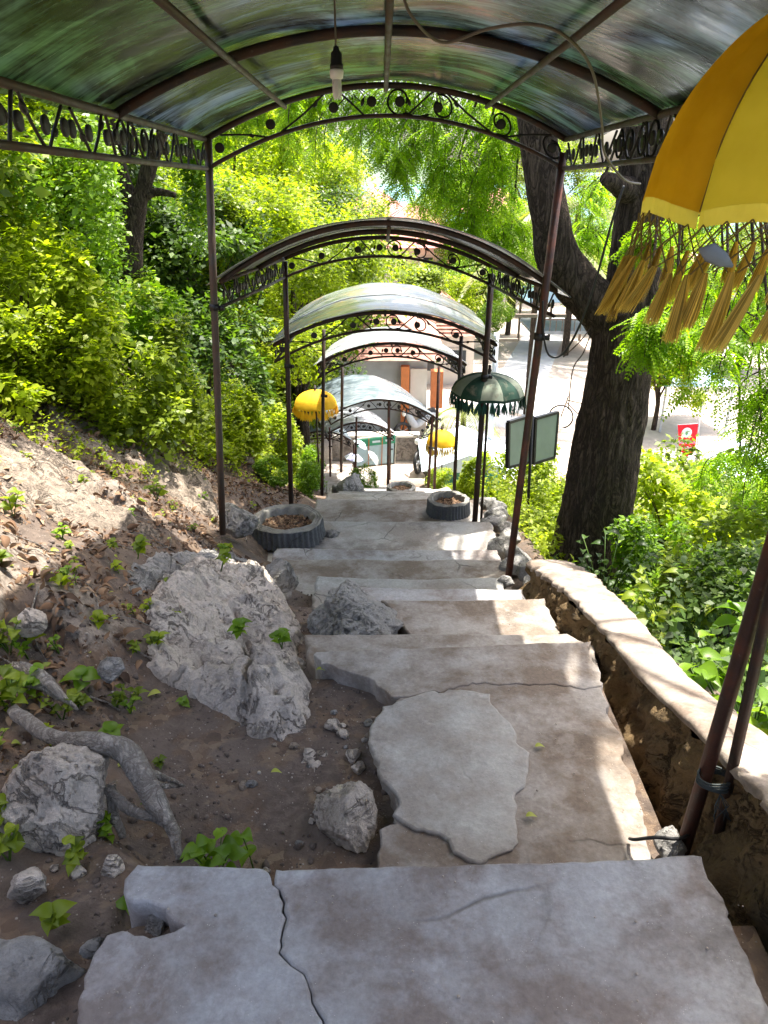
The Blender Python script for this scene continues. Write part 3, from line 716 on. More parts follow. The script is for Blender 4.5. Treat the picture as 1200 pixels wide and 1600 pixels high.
def spray_tpl(pairs=8, droop=.35, lw=.085, ll=.19):
    """feathery compound leaf, unit length along +y"""
    V = []; F = []
    for k in range(pairs):
        t = (k + 1) / (pairs + .5); y = t; z = -droop * t * t
        for sgn in (-1, 1):
            l = ll * math.sin(math.pi * (.18 + .72 * t)) * 1.15; b = len(V)
            dx, dy = sgn * .86, .5
            V += [(0, y, z), (dx * l * .5 - dy * lw * .5 * sgn * -1 * .6, y + dy * l * .5 + .86 * lw * .6, z + .01), (dx * l, y + dy * l, z - .05), (dx * l * .5 + .3 * lw * sgn, y + dy * l * .5 - .86 * lw * .6, z + .01)]
            F.append((b, b + 1, b + 2, b + 3))
    b = len(V); V += [(-.008, 0, 0), (.008, 0, 0), (.004, 1, -droop), (-.004, 1, -droop)]; F.append((b, b + 1, b + 2, b + 3))
    return np.array(V), np.array(F)
SPV, SPF = spray_tpl()

def crown_pts(clumps, n, shell=.55):
    """clumps: (x,y,z,r[,squash]) ; returns n points spread through the clumps' volumes"""
    C = np.array([c[:3] for c in clumps]); r_ = np.array([c[3] for c in clumps]); w = r_ ** 2.2; w /= w.sum()
    k = rng.choice(len(C), n, p=w); d = rng.normal(size=(n, 3)); d /= np.linalg.norm(d, axis=1)[:, None]
    rad = rng.random(n) ** shell; P = C[k] + d * (rad * r_[k])[:, None] * np.array([1, 1, .8])
    P += .12 * np.stack([perlin(P * 2 + 5), perlin(P * 2 + 31), perlin(P * 2 + 77)], 1) * 2.0
    return P, d
def leaves(P, size, out=None, tilt=.6, tpl=(L4, L4F), droop=0.0, szvar=.4):
    n = len(P); Rm = rand_rot(n, tilt)
    if out is not None:
        a = rng.uniform(0, 2 * np.pi, n); d = np.stack([np.cos(a), np.sin(a), np.full(n, -droop) + rng.normal(0, .4, n)], 1) * .8 + out * .6
        up = np.tile([0, 0, 1.0], (n, 1)) + out * .5 + rng.normal(0, .35, (n, 3)); Rm = basis(d, up)
    s = size * (1 + szvar * rng.normal(size=n)).clip(.4, 2)
    return scatter(tpl[0], tpl[1], P, Rm, s)

# leaf litter on the slope
n = 34000; lx = rng.uniform(-4.6, -.75, n); ly = rng.uniform(1.2, 9.5, n)
dens = fbm(np.stack([lx * 1.3, ly * 1.3, np.zeros(n) + 8], 1), 3) + np.where(ly > 3.0, .42, np.where(lx < -.95, .30, -.12)) - .15 * (lx > -1.1)
k_ = (dens > .12) & (lx < -knee(ly) - .1); lx, ly = lx[k_], ly[k_]; lz = ground(lx, ly) + .006
LP = np.stack([lx, ly, lz], 1); LV, LF, nb_ = [], [], 0; KW = big_leaf(.22, 1.3, .2, 4)
for tpl_, lo_, hi_ in ((0, 0, .4), (1, .4, .7), (2, .7, 1.01)):
    rsel = rng.random(len(LP)) if tpl_ == 0 else rsel; kk = (rsel >= lo_) & (rsel < hi_); tv_, tf_ = [(CV, CF), (BL * np.array([.8, 1, 1.6]), BLF), KW][tpl_]
    V, Fo = scatter(tv_, tf_, LP[kk], rand_rot(int(kk.sum()), .5), (.010 + rng.gamma(2.2, .011, int(kk.sum()))).clip(.012, .075)); LV.append(V); LF.append(Fo + nb_); nb_ += len(V)
obj('leaf_litter', np.concatenate(LV), np.concatenate(LF), M['litter'], kind='stuff', label='brown dead leaves littering the left slope', cat='leaf litter')
n = 150; lx = rng.uniform(-2.6, -.6, n); ly = rng.uniform(1.5, 5.0, n); k_ = lx < -knee(ly) + .1; lx, ly = lx[k_], ly[k_]
V, Fo = scatter(BL, BLF, np.stack([lx, ly, ground(lx, ly) + .012], 1), rand_rot(len(lx), .25), rng.uniform(.02, .055, len(lx)))
obj('fallen_leaves', V, Fo, M['litter_y'], kind='stuff', label='yellowing green leaves fallen among the litter on the slope', cat='leaf litter')
# twigs
tw = MB()
for _ in range(170):
    x, y = random.uniform(-2.8, -.8), random.uniform(1.6, 6.5)
    if x > -float(knee(y)): continue
    a = random.uniform(0, 6.28); L = random.uniform(.08, .35); p = []
    for j in range(5):
        t = j / 4; xx, yv = x + math.cos(a + .5 * t) * L * t, y + math.sin(a + .5 * t) * L * t
        p.append((xx, yv, gz(xx, yv) + .008 + .015 * math.sin(3 * t)))
    tw.tube(p, [.004, .0035, .003, .002, .001], 5)
tw.obj('twigs', M['root'], kind='stuff', label='thin dry twigs lying in the leaf litter', cat='twigs')
# green leaflets fallen on the steps
for x, y, z, lab in [(845, 1168, Z1 + .004, 'small green leaf lying on the brown tread near the sunlit strip'), (832, 1277, Z1 + .004, 'little green leaf lying on the second tread below another one'), (502, 1048, Z1 - .03, 'yellow-green leaf in the dark hollow left of the stairs'), (433, 1208, -1.78, 'small bright leaf on bare dirt in the middle left')]:
    q = at(x, y, z=z); z0 = max(z, gz(q.x, q.y)) + .006
    V, Fo = scatter(BL, BLF, np.array([[q.x - .02, q.y, z0]]), basis(np.array([[1., .1, 0]]), np.array([[0, .1, 1.]])), [.035])
    obj('fallen_leaf', V, Fo, M['litter_y'], label=lab, cat='leaf', loc=(q.x, q.y, z0))

# ---------------------------------------------------------------- seedlings
def seedling(px, py, z, h, nl, ls, m, lab, group=None, tpl=(HL, HLF), spread=.6):
    q = at(px, py, z=z); x0, y0 = q.x, q.y; z0 = gz(x0, y0)
    if z is not None and z0 < z - .25: z0 = z
    root = empty('seedling', (x0, y0, z0), lab, 'seedling', group)
    st = MB(); pos = []; dirs = []
    for s_ in range(max(1, nl // 5)):
        a = random.uniform(0, 6.28); tip = Vector((x0 + math.cos(a) * h * spread * .7, y0 + math.sin(a) * h * spread * .7, z0 + h * random.uniform(.7, 1.1)))
        pts = [Vector((x0, y0, z0 - .01)).lerp(tip, t) + Vector((0, 0, .15 * h * math.sin(3.14 * t))) for t in (0, .25, .5, .75, 1)]
        st.tube(pts, [.0028, .0025, .002, .0018, .001], 5)
        for j in range(5):
            t = .35 + .65 * j / 4; k = min(3, int(t * 4)); p = pts[k].lerp(pts[min(4, k + 1)], t * 4 - k); aa = a + 2.4 * j + random.uniform(-.4, .4)
            pos.append(tuple(p)); dirs.append((math.cos(aa), math.sin(aa), random.uniform(-.1, .45)))
    st.obj('stem', M['leaf_d'], root)
    pos = np.array(pos); dirs = np.array(dirs); up = np.tile([0, -.15, 1.0], (len(pos), 1)) + rng.normal(0, .2, (len(pos), 3))
    V, Fo = scatter(tpl[0], tpl[1], pos, basis(dirs, up), ls * rng.uniform(.7, 1.25, len(pos)))
    obj('foliage', V, Fo, m, root)
    return root
for px, py, z, h, nl, ls, mk, lab in [
    (335, 1335, -1.70, .16, 20, .052, 'leaf_b', 'fresh green broad leaved seedling growing at the back edge of the nearest step'),
    (395, 1330, -1.74, .13, 5, .050, 'leaf_b', 'low green sprig just behind the nearest step right of a bigger seedling'),
    (125, 1040, -1.62, .07, 5, .065, 'leaf_b', 'bright green seedling with pointed leaves beside the flat grey stone'),
    (175, 1115, -1.68, .08, 5, .055, 'leaf_b', 'upright light green seedling below the flat grey stone'),
    (20, 1110, -1.60, .14, 25, .050, 'leaf_m', 'vine with heart shaped leaves at the left edge above the boulder'),
    (30, 960, -1.45, .12, 15, .055, 'leaf_m', 'leafy clump at the left edge hugging the round pale stone'),
    (115, 1345, -1.66, .07, 15, .032, 'leaf_m', 'small leaved plant in front of the big boulder'),
    (70, 1440, -1.62, .06, 10, .045, 'leaf_m', 'round leaved plant left of the broken step corner'),
    (200, 1385, -1.63, .06, 10, .035, 'leaf_b', 'small plant between the boulder and the step corner'),
    (245, 1235, -1.74, .08, 5, .045, 'leaf_b', 'seedling sprouting between the grey roots and the dirt'),
    (250, 1170, -1.74, .03, 10, .025, 'leaf_m', 'low bluish green tuft on the bare dirt above the roots'),
    (375, 990, -1.68, .05, 15, .040, 'leaf_b', 'green tuft growing on the crest of the limestone outcrop'),
    (440, 1010, -1.74, .06, 10, .045, 'leaf_b', 'broad leaved sprig hanging on the right side of the outcrop'),
    (285, 1060, -1.70, .03, 5, .030, 'leaf_b', 'tiny sprig at the lower left side of the outcrop'),
    (345, 890, -1.72, .10, 10, .040, 'leaf_m', 'leafy green seedling in litter above the outcrop'),
    (215, 870, -1.55, .09, 15, .045, 'leaf_m', 'spreading seedling in brown litter left of centre slope'),
    (205, 965, -1.60, .04, 10, .030, 'leaf_m', 'small tuft in the dark soil left of the outcrop'),
    (95, 910, -1.50, .04, 5, .060, 'leaf_y', 'yellowing leaves sprouting from the dark soil at the left'),
    (245, 780, -1.75, .10, 15, .050, 'leaf_m', 'dense seedling on the middle of the littered slope'),
    (10, 1000, -1.50, .12, 25, .045, 'leaf_m', 'leafy sprig at the left edge just below the round pale stone'),
    (45, 1075, -1.60, .10, 20, .042, 'leaf_b', 'green sprig growing over the dead branch'),
    (8, 880, -1.40, .12, 20, .045, 'leaf_m', 'small plant at the left edge above the round pale stone'),
    (150, 940, -1.55, .05, 10, .040, 'leaf_y', 'pale green seedling in dark soil above the flat grey stone'),
    (10, 1330, -1.62, .08, 15, .035, 'leaf_m', 'small leaved plant at the left edge under the big boulder'),
    (165, 1290, -1.68, .07, 15, .030, 'leaf_b', 'fine leaved sprig under the root beside the big boulder'),
    (15, 780, -1.40, .12, 10, .055, 'leaf_m', 'seedling at the left edge near the top of the slope'),
    (300, 800, -2.05, .06, 10, .030, 'leaf_m', 'small plant beside the foot of the near left post'),
    (165, 600, -1.75, .22, 5, .12, 'leaf_y', 'tall sapling with large pale leaves in front of the shrubs')]:
    seedling(px, py, z, h, nl, ls, M[mk], lab)
rr = random.Random(5)
for i in range(95):
    y = rr.choice([rr.uniform(1.2, 3.5), rr.uniform(2.3, 7.5)]); x = -float(knee(y)) - rr.uniform(.0, 1.6 if y > 2.3 else .5)
    px = 600; root = None
    z0 = gz(x, y); d = Vector((x, y, z0)); 
    v_ = (d.z * CP + d.y * SP) / (d.y * CP - d.z * SP); u_ = d.x / (d.y * CP - d.z * SP)
    seedling(600 + 1200 * u_, 800 - 1200 * v_, z0, rr.uniform(.03, .11), rr.choice([5, 10, 15]), rr.uniform(.022, .042), M[rr.choice(['leaf_b', 'leaf_m', 'leaf_y'])],
             'small green seedling scattered on the littered left slope', 'seedlings scattered on the left slope', tpl=rr.choice([(HL, HLF), (BL, BLF)]))

# ---------------------------------------------------------------- roots
def px3(L): return [tuple(at(x, y, z=z)) for x, y, z in L]
def root_obj(strands, name, lab, cat):
    r0 = strands[0][0][0]; V = []; F = []; nb = 0
    for pts, rad in strands:
        P = spline([(*p, r) for p, r in zip(px3(pts), rad)], 9)
        v, f = tube_vf([p[:3] for p in P], [p[3] for p in P], 18); v = np.array([tuple(q) for q in v])
        v = v + .006 * np.stack([fbm(v * 16 + 3, 3), fbm(v * 16 + 13, 3), fbm(v * 16 + 23, 3)], 1)
        V.append(v); F += [tuple(i + nb for i in q) for q in f]; nb += len(v)
    V = np.concatenate(V); return obj(name, V, F, M['root'], label=lab, cat=cat, loc=tuple(V[0]))
root_obj([([(20, 1110, -1.56), (80, 1150, -1.55), (150, 1160, -1.53), (195, 1175, -1.56), (222, 1215, -1.60), (250, 1262, -1.66), (272, 1300, -1.70), (282, 1345, -1.74)], [.020, .022, .030, .034, .034, .028, .017, .009]),
          ([(165, 1230, -1.62), (200, 1262, -1.66), (245, 1280, -1.69), (282, 1302, -1.74)], [.014, .016, .015, .009]),
          ([(172, 1225, -1.62), (178, 1270, -1.68), (190, 1310, -1.73)], [.014, .014, .010]),
          ([(225, 1205, -1.66), (255, 1215, -1.70), (290, 1228, -1.76)], [.014, .011, .004]),
          ([(225, 1222, -1.68), (258, 1228, -1.72), (285, 1228, -1.765)], [.010, .009, .003])], 'tree_root', 'thick grey tree root curling round the big boulder with side roots', 'root')
root_obj([([(20, 1042, -1.57), (50, 1050, -1.56), (85, 1075, -1.58), (122, 1110, -1.64)], [.018, .022, .018, .005]),
          ([(20, 1060, -1.58), (60, 1072, -1.58), (95, 1095, -1.62)], [.012, .012, .004])], 'dead_branch', 'short brown dead branch on dark soil above the big boulder', 'branch')

# ---------------------------------------------------------------- low wall beside the stairs
wl = [ # y, x inner top, x outer top, z top
    (.55, .90, 1.16, -1.17), (1.0, .915, 1.16, -1.26), (1.4, .90, 1.14, -1.36), (1.85, .93, 1.12, -1.52), (2.35, .955, 1.14, -1.71), (2.8, .965, 1.17, -1.83), (3.25, .955, 1.19, -1.94), (3.75, .93, 1.20, -2.08), (4.1, .905, 1.19, -2.19), (4.32, .90, 1.17, -2.26)]
wall = empty('stone_wall', (1.0, 2.4, -1.9), 'low rubble wall with pale flat coping along the right side of the stairs', 'wall')
WLs = np.array(spline(wl, 36)); nyw = len(WLs)
def wall_surface(kind):
    V = []; rows = []
    for (y, xi, xo, zt) in WLs:
        zb = zsm(y) - .45
        if kind == 'cap':
            prof = [(xi + .012, zt - .040), (xi + .002, zt - .022), (xi + .006, zt - .006), (xi + .02, zt)] + [(xi + .02 + (xo - xi - .04) * t, zt + .004 * math.sin(3 * t)) for t in np.linspace(.06, .94, 14)] + [(xo - .02, zt), (xo - .004, zt - .01), (xo, zt - .03), (xo - .01, zt - .05)]
        else:
            prof = [(xi + .012, zt - .034)]
            for t in np.linspace(0.03, 1, 38): prof.append((xi + .010 - .07 * t + .012 * math.sin(9 * t), zt - .034 + (zb - zt) * t))
        rows.append([(x, y, z) for x, z in prof])
    A = np.array(rows); n_, k_, _ = A.shape; P = A.reshape(-1, 3)
    if kind == 'cap':
        j = fbm(P * np.array([9, 9, 9]), 4); edge = np.abs((P[:, 0].reshape(n_, k_) - A[:, :1, 0] * .5 - A[:, -1:, 0] * .5)).ravel() / .12
        P = P + np.stack([.026 * fbm(P * 13 + 7, 5) * np.clip(edge - .70, 0, 1) * 3.0, np.zeros(len(P)), .005 * fbm(P * 6, 4) + .010 * np.clip(edge - .7, 0, 1) * fbm(P * 16, 3)], 1)
    else:
        t = np.tile(np.linspace(0, 1, k_), n_)
        big = 1.35 * .045 * ridged(P * np.array([4, 6, 6]), 4) + .030 * fbm(P * np.array([12, 14, 9]), 4) - .075 * np.clip(perlin(P * np.array([5, 11, 9]) + 40), .1, 1)
        P = P - np.stack([(big - .01) * (1 - .6 * (t < .05)), np.zeros(len(P)), .02 * fbm(P * 9 + 50, 3)], 1) 
    ii = np.arange(n_ * k_).reshape(n_, k_)
    Fc = np.stack([ii[:-1, :-1].ravel(), ii[:-1, 1:].ravel(), ii[1:, 1:].ravel(), ii[1:, :-1].ravel()], 1)
    return P, Fc, ii
P, Fc, _ = wall_surface('cap'); obj('coping', P, Fc[:, ::-1], M['cap'], wall)
P, Fc, _ = wall_surface('face'); obj('rubble_face', P, Fc, M['wallface'], wall)
# back and end faces
mb = MB(); last = WLs[-1]
V, Fc = rock_vf((1.04, 4.30, -2.55), (.16, .10, .36), 77, 5, rough=.1); obj('end_stone', V, Fc, M['wallface'], wall)
for i in range(0, nyw - 1, 6):
    a = WLs[i]; b = WLs[min(i + 6, nyw - 1)]
    mb.add([(a[2] - .012, a[0], a[3] - .03), (b[2] - .012, b[0], b[3] - .03), (b[2] + .02, b[0], zsm(b[0]) - .9), (a[2] + .02, a[0], zsm(a[0]) - .9)], [(0, 1, 2, 3)])
mb.obj('rear_face', M['wallface'], wall, smooth=False)
# dry stones continuing the edge past the wall end
for i in range(12):
    y = 4.55 + i * .27; x = 1.05 + .05 * math.sin(i * 2.1) + (.06 if i > 5 else 0); zt = float(np.interp(y, SE, SZ)) + .02
    s_ = (random.uniform(.09, .13), random.uniform(.13, .17), random.uniform(.08, .13))
    V, Fc = rock_vf((x, y, zt - .06), s_, 120 + i, 4, rot=i, rough=.07)
    obj('edging_stone', V, Fc, M['rock_grey'], label='rough grey stone edging the right side of the stairs beyond the wall', cat='stone', group='edging stones beyond the wall', loc=(x, y, zt - .1))

# ---------------------------------------------------------------- ringed cement planters shaped like tree stumps
def stump(px, py, z, rad, h, lab, m_side='stump_side', m_top='stump', debris=True):
    q = at(px, py, z=z); c = Vector((q.x, q.y, z)); root = empty('stump_planter', c, lab, 'planter')
    n = 240; prof = [(1.04, 0, 's'), (1.01, .35, 's'), (1.0, .8, 's'), (.985, .96, 't'), (.96, 1.02, 't'), (.93, 1.02, 't'), (.91, .93, 't'), (.885, 1.02, 't'), (.855, 1.02, 't'), (.835, .94, 't'), (.81, 1.03, 't'), (.77, 1.03, 't'), (.75, .96, 't'), (.735, .9, 't'), (.73, .5, 't'), (.72, .2, 't')]
    V = []
    for r_, hh, k in prof:
        for i in range(n):
            a = 2 * math.pi * i / n; w = 1 + .018 * math.sin(3 * a + px) + .01 * math.sin(7 * a)
            rr_ = r_ * rad * w
            if k == 's': rr_ *= 1 + .030 * math.sin(a * 40) - .02 * hh
            if k == 't' : rr_ += .004 * math.sin(13 * a + hh * 20)
            V.append((c.x + rr_ * math.cos(a), c.y + rr_ * math.sin(a), c.z + hh * h + .004 * math.sin(5 * a + r_ * 9)))
    def ring(j0, j1): return [(j * n + i, j * n + (i + 1) % n, (j + 1) * n + (i + 1) % n, (j + 1) * n + i) for j in range(j0, j1) for i in range(n)]
    obj('side', V[:4 * n], ring(0, 3), M[m_side], root)
    obj('rim', V[3 * n:], [tuple(i - 3 * n for i in f) for f in ring(3, len(prof) - 1)], M[m_top], root)
    m = 900; a = rng.uniform(0, 6.283, m); r_ = np.sqrt(rng.random(m)) * rad * .70
    P = np.stack([c.x + r_ * np.cos(a), c.y + r_ * np.sin(a), c.z + h * (.55 + .1 * rng.random(m))], 1)
    v, f = scatter(CV, CF, P, rand_rot(m, .3), rng.uniform(.02, .05, m))
    obj('dead_leaves', v, f, M['litter'], root, kind='stuff')
    sd = MB(); sd.tube([(c.x, c.y, c.z), (c.x, c.y, c.z + h * .52)], rad * .735, 32); sd.obj('soil', M['ground'], root, smooth=False)
    return root
stump(450, 836, -3.02, .325, .17, 'grey ringed cement planter like a tree stump at the left of the stairs')
stump(700, 800, -3.20, .215, .15, 'smaller dark cement stump planter with dry leaves at the right side')
stump(627, 772, -4.15, .20, .12, 'pale sunlit cement stump planter on the lower path', 'stump', 'step_light')

# ---------------------------------------------------------------- pergolas
def scroll_units(half, H):
    """ornament drawn in (s along, t across) metres for one symmetric band half of given length; returns lines, balls, leafs"""
    lines, balls, lfs = [], [], []
    def spiral(cx, cy, r, a0, a1, shrink=.55, n=22):
        return [(cx + r * (1 - (1 - shrink) * (k / n) ** 2) * math.cos(a0 + (a1 - a0) * k / n), cy + r * (1 - (1 - shrink) * (k / n) ** 2) * math.sin(a0 + (a1 - a0) * k / n)) for k in range(n + 1)]
    f = H / .15
    lines.append([(.24 * half, .02)] + [( .17 * half, .0 * H)] + spiral(.075 * half, .5 * H, .46 * H, -1.0, -6.6)); balls.append((.078 * half, .48 * H))
    lines.append([(.10 * half + .02, .04 * H), (.24 * half, .78 * H), (.28 * half, H)])
    lfs.append((.135 * half, .35 * H, 2.0))
    lines.append([(.28 * half, H)] + spiral(.31 * half, .46 * H, .40 * H, 1.9, -4.0)); balls.append((.29 * half, .42 * H))
    lines.append([(.33 * half, .97 * H), (.45 * half, .45 * H), (.60 * half, .02 * H)]); lfs.append((.40 * half, .55 * H, 2.3))
    lines.append([(.60 * half, .02 * H)] + spiral(.645 * half, .46 * H, .38 * H, -1.7, 4.2)); balls.append((.645 * half, .44 * H))
    lines.append([(.66 * half, .03 * H), (.78 * half, .42 * H), (.93 * half, .86 * H)]); lfs.append((.74 * half, .25 * H, .4))
    lines.append(spiral(.945 * half, .48 * H, .38 * H, 1.8, 8.2)); balls.append((.94 * half, .46 * H))
    return lines, balls, lfs
def ornament(fmap, width, H, name, parent, nrep=None, seg=6, thin=.0062, ballr=.028):
    """fmap(s,t)->(point, normal); s from -width/2..width/2"""
    mb = MB(); nrep = nrep or 1; W = width / nrep
    for r_ in range(nrep):
        c = -width / 2 + W * (r_ + .5)
        L, B, Fl = scroll_units(W / 2, H)
        for sg in (-1, 1):
            for ln in L:
                P = spline([(c + sg * s, t) for s, t in ln], 3) if len(ln) < 6 else ln
                mb.tube([fmap(s, t)[0] for s, t in P], thin, seg, False)
            for s, t in B:
                p, nn = fmap(c + sg * s, t); mb.disc(p, nn, ballr, .014, 12)
            for s, t, a in Fl:
                p0 = fmap(c + sg * s, t)[0]; p1 = fmap(c + sg * (s + .035 * math.cos(a)), t + .035 * math.sin(a) + .012)[0]; d = (p1 - p0)
                mb.tube([p0, p0 + d * .3, p0 + d * .6, p0 + d], [.003, .012, .011, .002], 6)
    mb.tube([fmap(s, 0.0)[0] for s in np.linspace(-width / 2, width / 2, 24)], thin, seg, False)
    return mb.obj(name, M['iron'], parent)

def pergola(lab, y0, y1, e0, e1, w0, w1, c0, c1, rise, sheet, H=.15, arches=3, orn=('far',), posts=(), overhang=.03, over0=.0, purl=(-.55, 0, .55), tilt=0.0, seg=8, fine=True, mrail='rust', rise1=None, trim=.014, side_orn=True, hs0=None):
    rise1 = rise if rise1 is None else rise1
    root = empty('pergola', (float(c0 + c1) / 2, (y0 + y1) / 2, min(e0, e1) - 2.4), lab, 'pergola', 'arched iron pergolas over the stairs')
    def Q(s, y, h=0.0, sw=1.0):
        t = (y - y0) / (y1 - y0); c = c0 + (c1 - c0) * t; w = w0 + (w1 - w0) * t; e = e0 + (e1 - e0) * t; rs = rise + (rise1 - rise) * t
        return Vector((c + w * s * sw, y, e + rs * (1 - s * s) + tilt * s + h))
    ys_ = np.linspace(y0, y1, arches)
    SS = np.linspace(-1, 1, 41 if fine else 21)
    for i, y in enumerate(ys_):
        mb = MB(); mb.tube([Q(s, y, -.02) for s in SS], .019 if 0 < i < arches - 1 else .017, 10); mb.obj('arch', M['rust'], root)
    # lower arches + ornament
    for which in orn:
        y = y1 if which == 'far' else y0
        mb = MB(); mb.tube([Q(s, y, -H - .02) for s in SS], .012, 8); mb.obj('lower_arch', M['rust'], root)
        wy = w1 if which == 'far' else w0
        def fm(s, t, y=y, wy=wy): return Q(s / wy, y, -H - .02 + t), Vector((0, 1, 0))
        ornament(fm, 2 * wy * .985, H, 'scrollwork', root, 1, 6 if fine else 4, .0062 if fine else .0058)
    # side rails
    for sg in (-1, 1):
        mb = MB(); mb.tube([Q(sg, y0, -.02), Q(sg, (y0 + y1) / 2, -.022), Q(sg, y1, -.02)], trim, 8); mb.obj('side_rail', M[mrail], root)
        mb = MB(); mb.tube([Q(sg, y0, -H - .02), Q(sg, (y0 + y1) / 2, -H - .024), Q(sg, y1, -H - .02)], trim * .9, 8); mb.obj('side_rail', M[mrail], root)
        if side_orn:
            Ly = y1 - y0
            def fs(s, t, sg=sg): return Q(sg, (y0 + y1) / 2 + s, -H - .02 + t), Vector((1, 0, 0))
            ornament(fs, Ly * .98, H, 'scrollwork', root, max(1, round(Ly / 1.25)), 6 if fine else 4, .0062 if fine else .0058)
    for p in purl:
        mb = MB(); mb.tube([Q(p, y0, -.045), Q(p, (y0 + y1) / 2, -.047), Q(p, y1, -.045)], .0125, 8); mb.obj('purlin', M['post_grey'], root)
    # roof sheets, two per roof meeting over the middle arch, real thickness
    ycut = [y0 - over0, (y0 + y1) / 2, y1 + overhang]
    for k in range(2):
        ya, yb = ycut[k], ycut[k + 1] + (.06 if k == 0 else 0); hh = .006 + .005 * k
        ns, nyy = 48, 14; V = []
        for lay in (0, -.003):
            for j in range(nyy + 1):
                for i in range(ns + 1):
                    s = -1.06 + 2.12 * i / ns; y = ya + (yb - ya) * j / nyy
                    v = Q(s, y, hh + lay); b = .006 * math.sin(y * 9 + s * 3) * abs(s) + .004 * math.sin(s * 11 + y * 4)
                    V.append((v.x, v.y, v.z + b + .002 * math.sin(13 * y)))
        F_ = []; nn = (ns + 1) * (nyy + 1)
        for j in range(nyy):
            for i in range(ns):
                a = j * (ns + 1) + i; F_.append((a, a + 1, a + ns + 2, a + ns + 1)); F_.append((a + nn, a + ns + 1 + nn, a + ns + 2 + nn, a + 1 + nn))
        for i in range(ns):
            F_.append((i, i + nn, i + 1 + nn, i + 1)); a = nyy * (ns + 1) + i; F_.append((a, a + 1, a + 1 + nn, a + nn))
        for j in range(nyy):
            a = j * (ns + 1); F_.append((a, a + ns + 1, a + ns + 1 + nn, a + nn)); a += ns; F_.append((a, a + nn, a + ns + 1 + nn, a + ns + 1))
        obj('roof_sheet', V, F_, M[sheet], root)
    for (top, base, r_, mk) in posts:
        mb = MB(); a = Vector(top); b = Vector(base)
        mb.tube([b, b.lerp(a, .33), b.lerp(a, .66), a], r_, 12); po = mb.obj('post', M[mk], root)
        mb = MB(); k = b.lerp(a, .62); mb.tube([b.lerp(a, .615), b.lerp(a, .63)], r_ * 1.35, 12); mb.bar(k + Vector((r_ * 1.2, 0, 0)), k + Vector((r_ * 2.6, 0, 0)), .012, .03); mb.obj('clamp', M['iron'], po)
    return root, Q
def pst(tx, ty, bx, by, Y, r=.020, mk='rust'): return (at(tx, ty, Y=Y), at(bx, by, Y=Y) + Vector((0, 0, -.06)), r, mk)
posts1 = [pst(325, 215, 347, 822, 4.83, .023, 'post_grey'), pst(880, 238, 795, 892, 4.83, .025, 'rust_red'),
          (Vector((1.00, 1.66, .20)), Vector((.845, 1.60, -1.80)), .020, 'rust_red'), (Vector((-1.02, 1.6, .20)), Vector((-1.1, 1.6, -1.62)), .022, 'post_grey')]
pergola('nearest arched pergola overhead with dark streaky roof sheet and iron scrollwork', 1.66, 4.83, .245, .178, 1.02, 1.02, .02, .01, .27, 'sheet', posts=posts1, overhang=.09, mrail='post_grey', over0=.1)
pergola('unseen arched pergola added behind the viewer to shade the nearest step', -1.7, 1.82, .62, .60, .97, .97, -.03, -.03, .27, 'sheet', arches=3, orn=(), fine=False, side_orn=False,
        posts=[(Vector((-1.05, -1.7, .6)), Vector((-1.05, -1.7, -1.5)), .022, 'rust'), (Vector((1.0, -1.7, .6)), Vector((1.0, -1.7, -1.5)), .022, 'rust')])  # extra roof out of view, added to shade the nearest step
pergola('second arched pergola below the nearest one with grey green roof', 4.92, 6.84, -.64, -.70, 1.04, .88, .03, .03, .37, 'sheet2', posts=[pst(445, 408, 455, 797, 6.84, .023), pst(768, 428, 742, 810, 6.84, .027)], tilt=-.03, overhang=.02, over0=.10, rise1=.20, purl=(0,))
pergola('third arched pergola whose roof is stained brown by dirt', 6.92, 8.75, -1.42, -1.44, 1.0, .95, .01, .01, .29, 'sheet3', posts=[pst(506, 515, 503, 767, 8.75, .02), pst(721, 525, 709, 778, 8.75, .022)], orn=('near', 'far'), overhang=.06, over0=.05, purl=(0,), fine=False)
pergola('fourth arched pergola with a pale whitish roof', 8.85, 10.8, -2.05, -2.25, .86, .78, .09, .06, .25, 'sheet4', posts=[pst(535, 572, 533, 732, 10.8, .021), pst(686, 572, 678, 775, 10.8, .022, 'rust_red')], orn=('near',), overhang=.04, over0=.04, purl=(0,), fine=False)
pergola('fifth arched pergola with a blue grey roof turning to the left', 12.0, 13.8, -3.64, -3.70, .86, .84, .0, -.42, .29, 'sheet5', posts=[pst(608, 626, 606, 772, 12.0, .024, 'rust_red'), pst(676, 648, 668, 776, 12.0, .024, 'rust_red'), pst(557, 652, 555, 757, 13.8, .02, 'rust_red')], orn=('near',), overhang=.04, over0=.04, purl=(0,), tilt=-.03, fine=False, mrail='rust_red')
pergola('small far pergola seen under the blue grey roof with pinkish sheet', 14.4, 15.6, -4.70, -4.75, .64, .64, -.45, -.75, .22, 'sheet4', posts=[pst(610, 672, 609, 745, 14.4, .02, 'rust_red'), pst(515, 668, 516, 740, 14.4, .02, 'rust_red')], orn=('near',), purl=(0,), fine=False, mrail='rust_red')
pergola('lowest and farthest pergola at the foot of the stairs', 15.9, 17.0, -5.35, -5.4, .62, .62, -1.35, -1.6, .2, 'sheet5', posts=[pst(553, 694, 553, 745, 15.9, .02, 'rust_red')], orn=('near',), purl=(0,), fine=False, mrail='rust_red')

